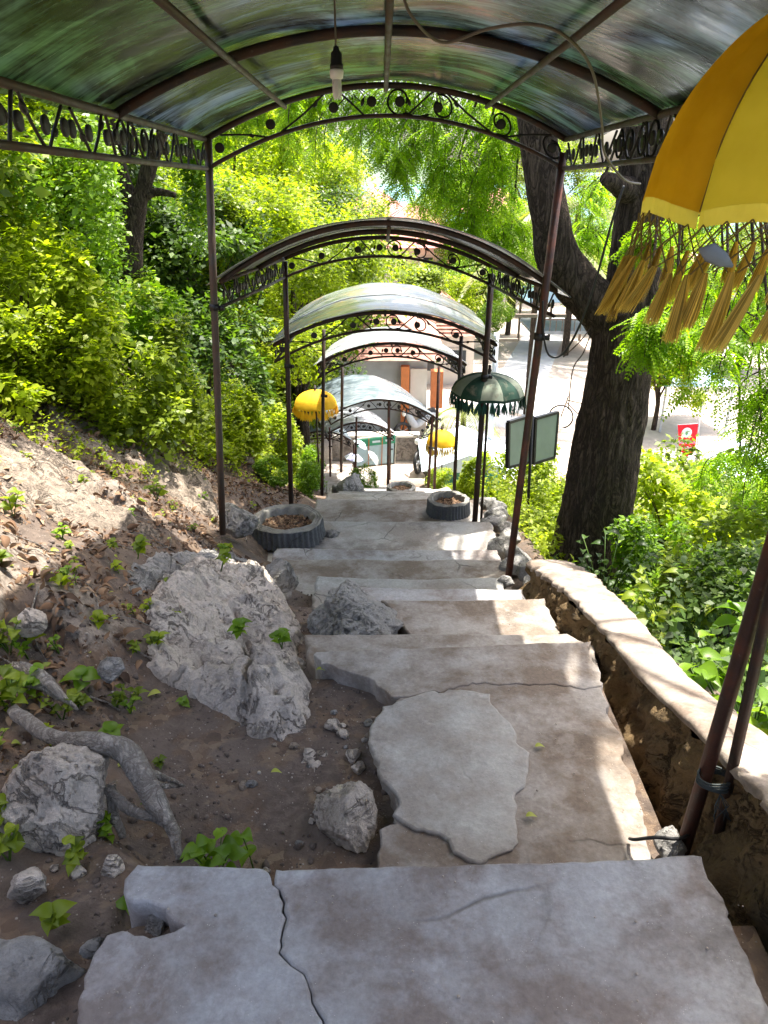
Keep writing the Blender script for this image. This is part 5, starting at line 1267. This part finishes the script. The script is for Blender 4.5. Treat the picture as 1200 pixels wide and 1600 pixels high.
# individual shrubs
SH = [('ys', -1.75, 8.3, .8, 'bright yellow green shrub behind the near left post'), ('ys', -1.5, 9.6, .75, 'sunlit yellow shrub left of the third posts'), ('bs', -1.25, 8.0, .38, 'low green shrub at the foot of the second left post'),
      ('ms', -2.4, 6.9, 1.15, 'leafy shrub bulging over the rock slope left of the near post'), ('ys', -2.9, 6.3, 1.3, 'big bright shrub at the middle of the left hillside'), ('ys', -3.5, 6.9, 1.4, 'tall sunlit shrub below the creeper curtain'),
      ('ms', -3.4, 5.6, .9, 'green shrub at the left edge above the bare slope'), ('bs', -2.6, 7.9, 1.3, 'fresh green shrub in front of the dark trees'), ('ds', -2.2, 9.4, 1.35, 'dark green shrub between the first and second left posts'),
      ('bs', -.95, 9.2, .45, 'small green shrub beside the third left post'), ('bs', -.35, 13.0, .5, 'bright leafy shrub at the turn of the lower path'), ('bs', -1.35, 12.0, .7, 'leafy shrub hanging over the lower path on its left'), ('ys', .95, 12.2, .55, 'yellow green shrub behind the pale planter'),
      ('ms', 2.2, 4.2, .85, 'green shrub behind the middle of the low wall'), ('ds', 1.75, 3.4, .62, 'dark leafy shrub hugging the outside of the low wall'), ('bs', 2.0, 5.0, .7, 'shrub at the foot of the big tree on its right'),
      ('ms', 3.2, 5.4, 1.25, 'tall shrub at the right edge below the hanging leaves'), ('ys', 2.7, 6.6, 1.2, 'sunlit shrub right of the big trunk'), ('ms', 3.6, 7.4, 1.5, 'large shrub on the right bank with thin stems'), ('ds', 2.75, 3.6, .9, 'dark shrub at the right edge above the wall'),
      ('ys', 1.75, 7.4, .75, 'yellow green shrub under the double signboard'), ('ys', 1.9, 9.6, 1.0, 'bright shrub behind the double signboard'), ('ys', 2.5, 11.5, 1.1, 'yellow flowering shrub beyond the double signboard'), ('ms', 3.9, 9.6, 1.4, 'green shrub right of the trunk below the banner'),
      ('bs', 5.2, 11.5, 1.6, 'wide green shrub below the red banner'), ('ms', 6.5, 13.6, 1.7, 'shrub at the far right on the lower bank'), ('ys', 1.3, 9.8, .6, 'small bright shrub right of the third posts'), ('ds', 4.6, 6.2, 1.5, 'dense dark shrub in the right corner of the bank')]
for k, x, y, s, lab in SH: place(k, x, y, s, lab, 'shrub')
for _k in list(PT) + list(PS):
    if _k not in used:
        _r = {**PT, **PS}[_k]
        for _c in list(_r.children): bpy.data.objects.remove(_c)
        bpy.data.objects.remove(_r)
# big leaved plant at right behind the poles
def broad_plant(x, y, z, n, ls, h, m, lab):
    root = empty('broad_leaved_plant', (x, y, z), lab, 'plant'); mb = MB(); P_, D_ = [], []
    for _ in range(n):
        a = random.uniform(0, 6.28); t = random.uniform(.3, 1); e = Vector((x + math.cos(a) * h * .5 * t, y + math.sin(a) * h * .5 * t, z + h * t)); mb.tube([(x, y, z), tuple(Vector((x, y, z)).lerp(e, .5) + Vector((0, 0, .05))), tuple(e)], .003, 4)
        for k in range(3): aa = random.uniform(0, 6.28); P_.append(tuple(e - Vector((0, 0, k * .04)))); D_.append((math.cos(aa), math.sin(aa), random.uniform(-.3, .3)))
    mb.obj('stems', M['leaf_d'], root); P_ = np.array(P_); V, F_ = scatter(BL, BLF, P_, basis(np.array(D_), np.tile([0, 0, 1.], (len(P_), 1)) + rng.normal(0, .25, (len(P_), 3))), ls * rng.uniform(.7, 1.2, len(P_)))
    obj('foliage', V, F_, m, root)
broad_plant(1.42, 2.35, -2.2, 40, .115, .60, M['leaf_b'], 'plant with long light green leaves just outside the wall at the right edge')
broad_plant(1.50, 1.85, -2.15, 34, .11, .60, M['leaf_y'], 'pale leaved plant behind the tied poles at the right')
broad_plant(1.55, 3.5, -2.45, 30, .085, .5, M['leaf_m'], 'mid green plant beside the wall below the big tree')
broad_plant(1.45, 4.4, -2.7, 26, .075, .55, M['leaf_d'], 'dark broad leaved plant between the wall end and the trunk')

# ---------------------------------------------------------------- palms
def palm(x, y, z0, h, nf, fl, lab, lean=0, cat='palm tree'):
    root = empty('palm_tree', (x, y, z0), lab, cat); mb = MB(); mb.tube(spline([(x, y, z0), (x + lean * .4, y, z0 + h * .5), (x + lean, y, z0 + h)], 6), [.13 * (1 - .03 * k) * (h / 4) ** .3 for k in range(13)], 10); mb.obj('trunk', M['bark_far'], root)
    V = []; F_ = []
    for k in range(nf):
        a = 6.283 * k / nf + random.uniform(-.2, .2); el = random.uniform(.1, 1.1); top = Vector((x + lean, y, z0 + h)); d = Vector((math.cos(a), math.sin(a), 0)); s = Vector((-math.sin(a), math.cos(a), 0)); pr = None
        for j in range(26):
            t = j / 25; p = top + d * fl * t * math.cos(el * .5) + Vector((0, 0, fl * (math.sin(el) * t - 1.1 * t * t)))
            w = fl * .26 * math.sin(math.pi * (.1 + .85 * t))
            for sg in (-1, 1):
                b = len(V); tip = p + s * sg * w + d * w * .5 + Vector((0, 0, -w * .5)); V += [tuple(p), tuple(p.lerp(tip, .4) + d * .022 * fl), tuple(tip), tuple(p.lerp(tip, .4) - d * .012 * fl)]; F_.append((b, b + 1, b + 2, b + 3))
            if pr is not None: b = len(V); V += [tuple(pr - s * .012), tuple(pr + s * .012), tuple(p + s * .01), tuple(p - s * .01)]; F_.append((b, b + 1, b + 2, b + 3))
            pr = p
    obj('fronds', V, np.array(F_), M['leaf_palm'], root)
q = at(842, 420, Y=22); palm(q.x, 22, PLAIN, q.z + .6 - PLAIN, 16, 2.3, 'palm tree with long drooping fronds behind the left limb of the big tree')
q = at(905, 320, Y=30); palm(q.x, 30, PLAIN, q.z - PLAIN, 16, 3.0, 'taller palm tree seen between the two limbs of the big tree')
q = at(725, 640, Y=17.5); palm(q.x, 17.5, PLAIN, q.z - PLAIN, 14, 1.0, 'small palm beside the lower yellow umbrella')

# ---------------------------------------------------------------- double signboard
sb = empty('signboard', at(826, 850, Y=7.4), 'dark framed double signboard seen from behind on a thin black post', 'signboard')
mb = MB(); mb.tube([at(822, 850, Y=7.4), at(832, 650, Y=7.4)], .016, 8); mb.obj('post', M['boardframe'], sb)
def panel(c4, nm_):
    a, b, c, d = [Vector(p) for p in c4]; n = (b - a).cross(d - a).normalized() * .012; mb = MB(); mb.add([a + n, b + n, c + n, d + n, a - n, b - n, c - n, d - n], [(0, 1, 2, 3), (7, 6, 5, 4), (0, 4, 5, 1), (1, 5, 6, 2), (2, 6, 7, 3), (3, 7, 4, 0)]); o = mb.obj('panel', M['board'], sb, smooth=False)
    mf = MB(); P4 = [a, b, c, d]
    for i in range(4): mf.bar(P4[i], P4[(i + 1) % 4], .028, .04, n)
    mf.obj('frame', M['boardframe'], o, smooth=False)
panel([at(794, 660, Y=7.15), at(824, 651, Y=7.42), at(826, 722, Y=7.42), at(793, 730, Y=7.15)], 0)
panel([at(836, 654, Y=7.46), at(871, 644, Y=7.7), at(865, 714, Y=7.7), at(833, 724, Y=7.46)], 1)

# ---------------------------------------------------------------- road, sea, far hill
mb = MB(); pr = [(1.0, 17.0), (3.6, 16.6), (4.6, 20), (5.6, 26), (8.5, 36), (7.0, 37), (4.4, 28), (2.2, 22)]
mb.add([(x, y, PLAIN + .012) for x, y in pr], [tuple(range(len(pr)))]); mb.obj('road', M['road'], smooth=False, kind='structure')
mb = MB(); mb.add([(-900, 66, PLAIN - .02), (900, 66, PLAIN - .02), (900, 2500, PLAIN - .02), (-900, 2500, PLAIN - .02)], [(0, 1, 2, 3)]); mb.obj('sea', M['sea'], smooth=False, kind='structure')
hx = np.linspace(-420, 160, 90); hy = np.linspace(420, 900, 30); HX, HY = np.meshgrid(hx, hy); P = np.stack([HX.ravel(), HY.ravel(), np.zeros(HX.size)], 1)
P[:, 2] = -8 + 55 * np.clip(1 - np.abs((P[:, 1] - 660) / 240), 0, 1) * np.clip(.6 + fbm(P * .006, 4), 0, 2) * sst(160, 0, P[:, 0]); ii = np.arange(P.shape[0]).reshape(30, 90)
obj('hill', P, np.stack([ii[:-1, :-1].ravel(), ii[:-1, 1:].ravel(), ii[1:, 1:].ravel(), ii[1:, :-1].ravel()], 1), M['hill'], kind='structure')

# ---------------------------------------------------------------- buildings
def house(name, lab, x0, x1, y0, y1, ez, rise, mroof, mwall, ov=.35, wins=3, hip=True, base=PLAIN, storeys=1, tiles=True):
    root = empty(name, ((x0 + x1) / 2, (y0 + y1) / 2, base), lab, 'house')
    mb = MB(); mb.box(((x0 + x1) / 2, (y0 + y1) / 2, (ez + base) / 2), (x1 - x0, y1 - y0, ez - base)); mb.obj('wall', M[mwall], root, smooth=False)
    X0, X1, Y0, Y1 = x0 - ov, x1 + ov, y0 - ov, y1 + ov; cy_ = (Y0 + Y1) / 2; hp = min((X1 - X0), (Y1 - Y0)) * .5 * (1 if hip else .02)
    rl = [(X0 + hp, cy_, ez + rise), (X1 - hp, cy_, ez + rise)] if (X1 - X0) >= (Y1 - Y0) else None
    if rl is None: cx_ = (X0 + X1) / 2; rl = [(cx_, Y0 + hp, ez + rise), (cx_, Y1 - hp, ez + rise)]
    C4 = [(X0, Y0, ez - .05), (X1, Y0, ez - .05), (X1, Y1, ez - .05), (X0, Y1, ez - .05)]
    Fc = [(0, 1, 5, 4), (2, 3, 4, 5), (1, 2, 5), (3, 0, 4), (3, 2, 1, 0)] if (X1 - X0) >= (Y1 - Y0) else [(1, 2, 5, 4), (3, 0, 4, 5), (0, 1, 4), (2, 3, 5), (3, 2, 1, 0)]
    mb = MB(); mb.add(C4 + rl, Fc); rf = mb.obj('roof', M[mroof], root, smooth=False)
    mb = MB(); mb.tube([rl[0], rl[1]], .05, 6)
    for a, b in ((0, 0), (3, 0), (1, 1), (2, 1)) if (X1 - X0) >= (Y1 - Y0) else ((0, 0), (1, 0), (2, 1), (3, 1)): mb.tube([C4[a], rl[b]], .045, 6)
    mb.obj('ridge', M[mroof], rf)
    # rows of tiles
    mb = MB(); k = 0
    if tiles:
        f = Vector(C4[0]); gq = Vector(C4[1]); r0 = Vector(rl[0]); r1 = Vector(rl[1]) if (X1 - X0) >= (Y1 - Y0) else r0
        for j in range(1, 12): t = j / 12; mb.bar(f.lerp(r0, t) + Vector((0, -.01, .01)), gq.lerp(r1, t) + Vector((0, -.01, .01)), .03, .03)
        mb.obj('tile_courses', M[mroof], rf, smooth=False)
    for s_ in range(storeys):
        hz = ez - .35 - s_ * 1.9 - .55
        for i in range(wins):
            cx_ = x0 + (x1 - x0) * (i + .5) / wins; mb = MB(); mb.box((cx_, y0 - .02, hz), (.62, .07, .8)); w = mb.obj('window', M['cream'], root, smooth=False); mb = MB(); mb.box((cx_, y0 - .06, hz), (.5, .03, .68)); mb.obj('pane', M['darkwin'], w, smooth=False)
    return root
# the grey building with orange column at the foot of the stairs
hb = house('house', 'grey plastered house with terracotta tiled roof and an orange column', -3.4, 1.15, 20.2, 24.5, -4.45, 1.7, 'tileroof', 'grey', .5, 0)
mb = MB(); mb.box((.56, 20.0, (-4.7 + PLAIN) / 2), (.22, .22, -4.7 - PLAIN)); mb.obj('column', M['orange'], hb, smooth=False)
mb = MB(); mb.box((.92, 20.12, (-4.8 + PLAIN) / 2), (.44, .08, -4.8 - PLAIN)); mb.obj('wall_panel', M['cream'], hb, smooth=False)
mb = MB(); mb.box((1.55, 22.2, -5.9), (.35, .35, 1.1)); mb.obj('column', M['orange'], hb, smooth=False)
# second tiled roof, lower right of it
house('house', 'small house with a reddish tiled roof on the right of the grey house', .9, 3.0, 25.5, 28.5, -4.9, 1.1, 'tileroof', 'cream', .3, 2)
H = [(-1.2, 4.4, 42, 47, -3.6, 1.9, 'redroof', 'red roofed house seen through the scrollwork of the second pergola'), (4.6, 7.4, 52, 57, -4.4, 1.8, 'greyroof', 'house with a steep dark grey roof beside the red roofs'),
     (-3.2, 1.8, 56, 61, -2.9, 1.8, 'redroof', 'taller pink red roofed house above the trees at the middle'), (6.5, 11, 60, 65, -2.8, 1.6, 'redroof', 'distant red roofed house left of the leaning limb'), (12, 17, 44, 49, -4.5, 1.6, 'redroof', 'red roofed house seen in the fork of the big tree'),
     (17.5, 23, 40, 45, -4.8, 1.2, 'whiteroof', 'white roofed house at the far right by the beach'), (2.2, 5.2, 40, 44, -5.0, 1.0, 'redroof', 'low red roofed house behind the road trees'), (-7, -3, 60, 66, -1.2, 1.6, 'redroof', 'far house with an orange roof at the upper middle')]
for x0, x1, y0, y1, ez, rs, mr, lab in H: house('house', lab, x0, x1, y0, y1, ez, rs, mr, 'cream', .5, 4, tiles=False, storeys=1)

# blue roofed open hut
hut = empty('hut', (7.2, 31, PLAIN), 'raised open hut with a light blue roof and railings', 'hut')
A = at(812, 573, Y=31); zt = -4.55; x0, x1, y0, y1 = 5.7, 8.3, 30, 33; cx_ = 7.0
mb = MB(); mb.add([(x0 - .3, y0 - .4, zt), (x1 + .3, y0 - .4, zt), (x1 + .3, y1, zt), (x0 - .3, y1, zt), (cx_, y0 - .4, zt + .75), (cx_, y1, zt + .75)], [(0, 3, 5, 4), (1, 4, 5, 2), (0, 4, 1), (3, 2, 5)]); mb.obj('roof', M['blueroof'], hut, smooth=False)
for xx in (x0, cx_, x1):
    for yv in (y0, y1 - .2): mb = MB(); mb.bar((xx, yv, PLAIN), (xx, yv, zt + .02), .09); mb.obj('post', M['wood'], hut, smooth=False)
mb = MB(); mb.box((cx_, (y0 + y1) / 2, -5.75), (x1 - x0, y1 - y0, .12)); mb.obj('deck', M['grey'], hut, smooth=False)
mb = MB(); mb.bar((x0, y0, -5.25), (x1, y0, -5.25), .05)
for k in range(12): mb.bar((x0 + (x1 - x0) * k / 11, y0, -5.7), (x0 + (x1 - x0) * k / 11, y0, -5.25), .03)
mb.obj('railing', M['wood'], hut, smooth=False)
mb = MB()
for k in range(7): mb.box((x1 + .25 + .16 * k, y0 + .3, -5.8 - .13 * k), (.16, .8, .05))
mb.bar((x1 + .1, y0, -5.25), (x1 + 1.3, y0, -6.2), .04); mb.obj('stairs', M['wood'], hut, smooth=False)

# white blue tin roofed kiosk low on the right
c4 = [at(738, 706, Y=15.6), at(795, 752, Y=14.4), at(715, 790, Y=13.6), at(672, 728, Y=15.0)]
ks = empty('kiosk', (c4[0].x, 15, PLAIN), 'kiosk with a pale blue white tin roof sloping down to the right', 'kiosk')
zz0 = -5.35; Kx, Ky = 1.75, 15.2
mb = MB(); mb.add([(Kx - 1.0, Ky - 1.0, -5.45), (Kx + .9, Ky - .9, -5.55), (Kx + .9, Ky + 1.0, -5.5), (Kx - 1.0, Ky + .9, -5.45), (Kx - .05, Ky - .95, -5.12), (Kx - .05, Ky + .95, -5.12)], [(0, 4, 5, 3), (1, 2, 5, 4), (0, 1, 4), (2, 3, 5), (0, 3, 2, 1)]); mb.obj('roof', M['whiteroof'], ks, smooth=False)
for a in (-.8, .75):
    for b in (-.75, .8): mb = MB(); mb.bar((Kx + a, Ky + b, PLAIN), (Kx + a, Ky + b, -5.5), .07); mb.obj('post', M['wood'], ks, smooth=False)
mb = MB(); mb.box((Kx, Ky, (PLAIN - 5.9) / 2), (1.5, 1.5, -5.9 - PLAIN)); mb.obj('counter', M['greenpaint'], ks, smooth=False)

# low stone wall and information board
LW = empty('low_wall', (.2, 18.0, PLAIN), 'low grey stone wall in front of the grey house', 'wall')
V, Fc = [], []; Yw = 18.0; a = at(520, 735, Y=Yw).x; b = at(655, 735, Y=Yw).x
nxw, nzw = 90, 16; P = []
for j in range(nzw):
    for i in range(nxw): P.append((a + (b - a) * i / (nxw - 1), Yw, PLAIN + .62 * j / (nzw - 1)))
P = np.array(P); P[:, 1] -= .05 * ridged(P * np.array([5, 1, 5]), 3); ii = np.arange(nxw * nzw).reshape(nzw, nxw)
obj('stone_face', P, np.stack([ii[:-1, :-1].ravel(), ii[:-1, 1:].ravel(), ii[1:, 1:].ravel(), ii[1:, :-1].ravel()], 1), M['wallstone'], LW)
mb = MB(); mb.box(((a + b) / 2, Yw + .13, PLAIN + .64), (b - a, .34, .05)); mb.obj('coping', M['cream'], LW, smooth=False)
ib = empty('information_board', at(588, 735, Y=16.9), 'pale blue information board with green header on thin posts', 'information board')
p0, p1, p2, p3 = at(556, 730, Y=16.9), at(616, 724, Y=16.9), at(618, 680, Y=16.9), at(556, 687, Y=16.9)
def quad_panel(p0, p1, p2, p3, th, m, nm_, par):
    n = (p1 - p0).cross(p3 - p0).normalized() * th / 2; mb = MB(); P = [p0 + n, p1 + n, p2 + n, p3 + n, p0 - n, p1 - n, p2 - n, p3 - n]; mb.add(P, [(0, 1, 2, 3), (7, 6, 5, 4), (0, 4, 5, 1), (1, 5, 6, 2), (2, 6, 7, 3), (3, 7, 4, 0)]); return mb.obj(nm_, M[m], par, smooth=False)
quad_panel(p0, p1, p2, p3, .03, 'paleblue', 'panel', ib)
o_ = Vector((0, -.025, 0)); h0, h1 = p3.lerp(p0, .26), p2.lerp(p1, .26); quad_panel(h0 + o_, h1 + o_, p2 + o_, p3 + o_, .015, 'greenpaint', 'header', ib)
mf = MB()
for a_, b_ in ((p0, p1), (p1, p2), (p2, p3), (p3, p0)): mf.bar(a_, b_, .03, .05)
mf.obj('frame', M['cream'], ib, smooth=False)
mf = MB()
for t in (.33, .67): mf.bar(p0.lerp(p1, t) + o_ * 1.6, p3.lerp(p2, t) + o_ * 1.6, .018)
mf.obj('post', M['orange'], ib, smooth=False)
mf = MB()
for k, (t, w) in enumerate([(.1, .12), (.42, .2), (.75, .18)]): mf.bar(h0.lerp(p3, .5).lerp(h1.lerp(p2, .5), t) + o_ * 1.7, h0.lerp(p3, .5).lerp(h1.lerp(p2, .5), t + w) + o_ * 1.7, .05, .006, (0, 1, 0))
mf.obj('header_mark', M['emblem'], ib, smooth=False)

# striped and checked parasols lying by the board
def parasol(px, py, Y, r, tilt, mA, mB_, lab):
    c = at(px, py, Y=Y); root = empty('parasol', c, lab, 'parasol'); Rm = Matrix.Rotation(tilt, 3, 'Y'); n = 8
    for gi, mm in ((0, mA), (1, mB_)):
        mb = MB()
        for k in range(n):
            if k % 2 != gi: continue
            a0, a1 = 6.283 * k / n, 6.283 * (k + 1) / n; P = [Vector((0, 0, r * .45)), Vector((r * .55 * math.cos(a0), r * .55 * math.sin(a0), r * .34)), Vector((r * .55 * math.cos(a1), r * .55 * math.sin(a1), r * .34)), Vector((r * math.cos(a0), r * math.sin(a0), 0)), Vector((r * math.cos(a1), r * math.sin(a1), 0))]
            mb.add([c + Rm @ p for p in P], [(0, 1, 2), (1, 3, 4, 2)])
        mb.obj('canopy', M[mm], root, smooth=False)
    mb = MB(); mb.tube([c + Rm @ Vector((0, 0, r * .5)), c + Rm @ Vector((0, 0, -r * 1.3))], .012, 6); mb.obj('pole', M['pole'], root)
M['lavender'] = simple('lavender_cloth', (.42, .44, .66), .8, 0, .1)
parasol(553, 716, 15.9, .22, .2, 'emblem', 'lavender', 'small lavender and white striped parasol left of the information board')
parasol(563, 695, 16.2, .18, .6, 'emblem', 'paleblue', 'crumpled white parasol behind the striped one')
parasol(583, 716, 15.8, .20, 1.0, 'emblem', 'cream', 'white parasol with fine check tipped over before the board')

# utility poles
for pts, r_, lab in [([at(763, 760, Y=16), at(768, 650, Y=16), at(776, 520, Y=16)], .07, 'pale grey utility pole rising behind the green umbrella'), ([at(820, 760, Y=14), at(828, 620, Y=14), at(846, 480, Y=14)], .075, 'leaning pale concrete pole behind the near right post')]:
    rt_ = empty('utility_pole', pts[0], lab, 'utility pole'); mb = MB(); mb.tube(pts, [r_, r_ * .9, r_ * .8], 12); mb.obj('shaft', M['pole'], rt_)
    mb = MB(); t = Vector(pts[-1]); mb.bar(t + Vector((-.45, 0, -.15)), t + Vector((.45, 0, -.15)), .06); mb.obj('crossarm', M['wood'], rt_, smooth=False)

# red banner with round emblem and its lettering
bn = empty('banner', at(1085, 760, Y=18), 'red banner with a round white emblem hanging on a thin pole by the beach', 'banner')
b0, b1, b2, b3 = at(1061, 700, Y=18), at(1086, 702, Y=18), at(1091, 662, Y=18), at(1059, 664, Y=18); tip = at(1071, 716, Y=18)
mb = MB(); n = Vector((0, .006, 0)); P5 = [b3, b2, b1 + Vector((0, 0, -.02)), tip, b0 + Vector((0, 0, 0))]; mb.add([p - n for p in P5] + [p + n for p in P5], [(0, 4, 3, 2, 1), (5, 6, 7, 8, 9)] + [(i, (i + 1) % 5, 5 + (i + 1) % 5, 5 + i) for i in range(5)]); mb.obj('cloth', M['redcloth'], bn, smooth=False)
ec = at(1073, 676, Y=17.975); mb = MB(); mb.disc(ec, (0, 1, 0), .125, .01, 28); em = mb.obj('emblem', M['emblem'], bn)
mb = MB()
for k, (dx, dz) in enumerate([(.0, .05), (.03, .02), (-.03, .02), (.04, -.03), (-.035, -.03)]): mb.tube([ec + Vector((0, -.012, -.06)), ec + Vector((dx, -.012, dz + .02))], [.010, .004], 5)
mb.obj('palm_mark', M['greenpaint'], em)
def text(s, size, loc, m, par, nm_='lettering', rot=(R(90), 0, 0)):
    cu = bpy.data.curves.new(nm_, 'FONT'); cu.body = s; cu.size = size; cu.extrude = .004; cu.align_x = 'CENTER'
    o = bpy.data.objects.new(nm_, cu); COL.objects.link(o); o.data.materials.append(M[m])
    dg = bpy.context.evaluated_depsgraph_get(); me = bpy.data.meshes.new_from_object(o.evaluated_get(dg)); bpy.data.objects.remove(o)
    q = bpy.data.objects.new(nm_, me); COL.objects.link(q); q.parent = par; q.location = Vector(loc) - par.location; q.rotation_euler = rot; return q
text('Sea Beach', .105, at(1073, 693, Y=17.975), 'lilac', bn)
text('coffee', .10, at(1073, 701.5, Y=17.975), 'emblem', bn)
mb = MB(); mb.tube([at(1086, 760, Y=18.02), at(1089, 700, Y=18.02), at(1093, 655, Y=18.02)], .014, 6); mb.tube([at(1058, 664, Y=18.02), at(1092, 662, Y=18.02)], .01, 6); mb.obj('pole', M['grey'], bn)

# motorbikes
def motorbike(px, py, z, s, rz, body, lab):
    q = at(px, py, z=z); root = empty('motorbike', (0, 0, 0), lab, 'motorbike'); r_ = .28
    for yv in (-.62, .62):
        mb = MB(); mb.tube([(.0 + 0 * yv, yv + r_ * math.cos(a), r_ + r_ * math.sin(a)) for a in np.linspace(0, 6.283, 26)], .05, 8, False); w = mb.obj('wheel', M['black'], root)
        mb = MB(); mb.tube([(-.05, yv, r_), (.05, yv, r_)], .06, 10)
        for a in np.linspace(0, 6.283, 8)[:-1]: mb.tube([(0, yv, r_), (0, yv + r_ * .93 * math.cos(a), r_ + r_ * .93 * math.sin(a))], .01, 4)
        mb.obj('rim', M['pole'], w)
    mb = MB(); mb.tube(spline([(0, -.68, .72), (0, -.35, .68), (0, 0, .48), (0, .2, .48), (0, .42, .85)], 5), [.05, .08, .10, .12, .13, .13, .13, .12, .12, .12, .12, .12, .11, .11, .12, .13, .13, .12, .11, .09, .06], 10); mb.obj('body', M[body], root)
    mb = MB(); mb.tube(spline([(0, -.62, .80), (0, -.3, .78), (0, .02, .72)], 5), [.05] + [.11] * 9 + [.05], 10); mb.obj('seat', M['black'], root)
    mb = MB(); mb.tube([(0, .62, .28), (0, .5, .7), (0, .42, 1.0)], .028, 6); mb.tube([(-.32, .34, 1.04), (-.12, .42, 1.0), (.12, .42, 1.0), (.32, .34, 1.04)], .018, 6); mb.obj('handlebar', M['black'], root)
    mb = MB(); mb.sphere((0, .54, .86), .09, (1, .7, 1)); mb.obj('headlight', M['white'], root)
    for sg in (-1, 1): mb = MB(); mb.tube([(sg * .2, .38, 1.04), (sg * .26, .36, 1.2)], .008, 5); mb.disc((sg * .26, .36, 1.23), (0, 1, 0), .05, .02); mb.obj('mirror', M['black'], root)
    root.location = (q.x, q.y, z); root.scale = (s, s, s); root.rotation_euler = (0, .08, rz)
motorbike(664, 726, PLAIN + .05, .85, R(160), 'black', 'black motorbike parked beside the low stone wall')
motorbike(655, 684, PLAIN + .02, .85, R(120), 'grey', 'grey motorbike parked farther back beside the orange column')
motorbike(684, 730, PLAIN + .05, .8, R(150), 'grey', 'motorbike partly hidden behind the lower yellow umbrella')
bq = at(903, 672, z=PLAIN); bc = empty('bicycle', (0, 0, 0), 'bicycle leaning by the railings right of the double signboard', 'bicycle')
for yv in (-.5, .5):
    mb = MB(); mb.tube([(0, yv + .33 * math.cos(a), .33 + .33 * math.sin(a)) for a in np.linspace(0, 6.283, 26)], .022, 6, False); mb.obj('wheel', M['black'], bc)
mb = MB()
for a, b in (((0, -.5, .33), (0, -.12, .33)), ((0, -.12, .33), (0, -.2, .85)), ((0, -.5, .33), (0, -.18, .75)), ((0, -.12, .33), (0, .38, .75)), ((0, -.18, .75), (0, .36, .82)), ((0, .5, .33), (0, .36, .9))): mb.tube([a, b], .018, 6)
mb.obj('frame', M['wood'], bc); mb = MB(); mb.tube([(-.25, .34, .93), (0, .36, .92), (.25, .34, .93)], .014, 6); mb.obj('handlebar', M['black'], bc); mb = MB(); mb.sphere((0, -.2, .88), .09, (.6, 1.3, .35)); mb.obj('saddle', M['black'], bc)
bc.location = bq; bc.rotation_euler = (0, 0, R(70)); bc.scale = (1.0, 1.0, 1.0)

# beach tents / stalls at right behind leaves
for px, py, z, w, lab, mk in [(1148, 712, PLAIN + .8, 1.3, 'white canopy stall behind the leaves right of the red banner', 'emblem'), (1165, 735, PLAIN + .9, 1.3, 'second white canopy at the right edge below the first', 'emblem'), (1075, 590, PLAIN + 1.3, 2.0, 'pale blue canopy far behind the leaves at the right', 'blueroof')]:
    q = at(px, py, z=z); s = empty('stall', (q.x, q.y, PLAIN), lab, 'stall'); mb = MB(); mb.add([(q.x - w / 2, q.y - w / 2, z), (q.x + w / 2, q.y - w / 2, z), (q.x + w / 2, q.y + w / 2, z), (q.x - w / 2, q.y + w / 2, z), (q.x, q.y, z + .4)], [(0, 1, 4), (1, 2, 4), (2, 3, 4), (3, 0, 4), (3, 2, 1, 0)]); mb.obj('canopy', M[mk], s, smooth=False)
    for a in (-.45, .45):
        for b in (-.45, .45): mb = MB(); mb.bar((q.x + a * w, q.y + b * w, PLAIN), (q.x + a * w, q.y + b * w, z), .05); mb.obj('leg', M['pole'], s, smooth=False)
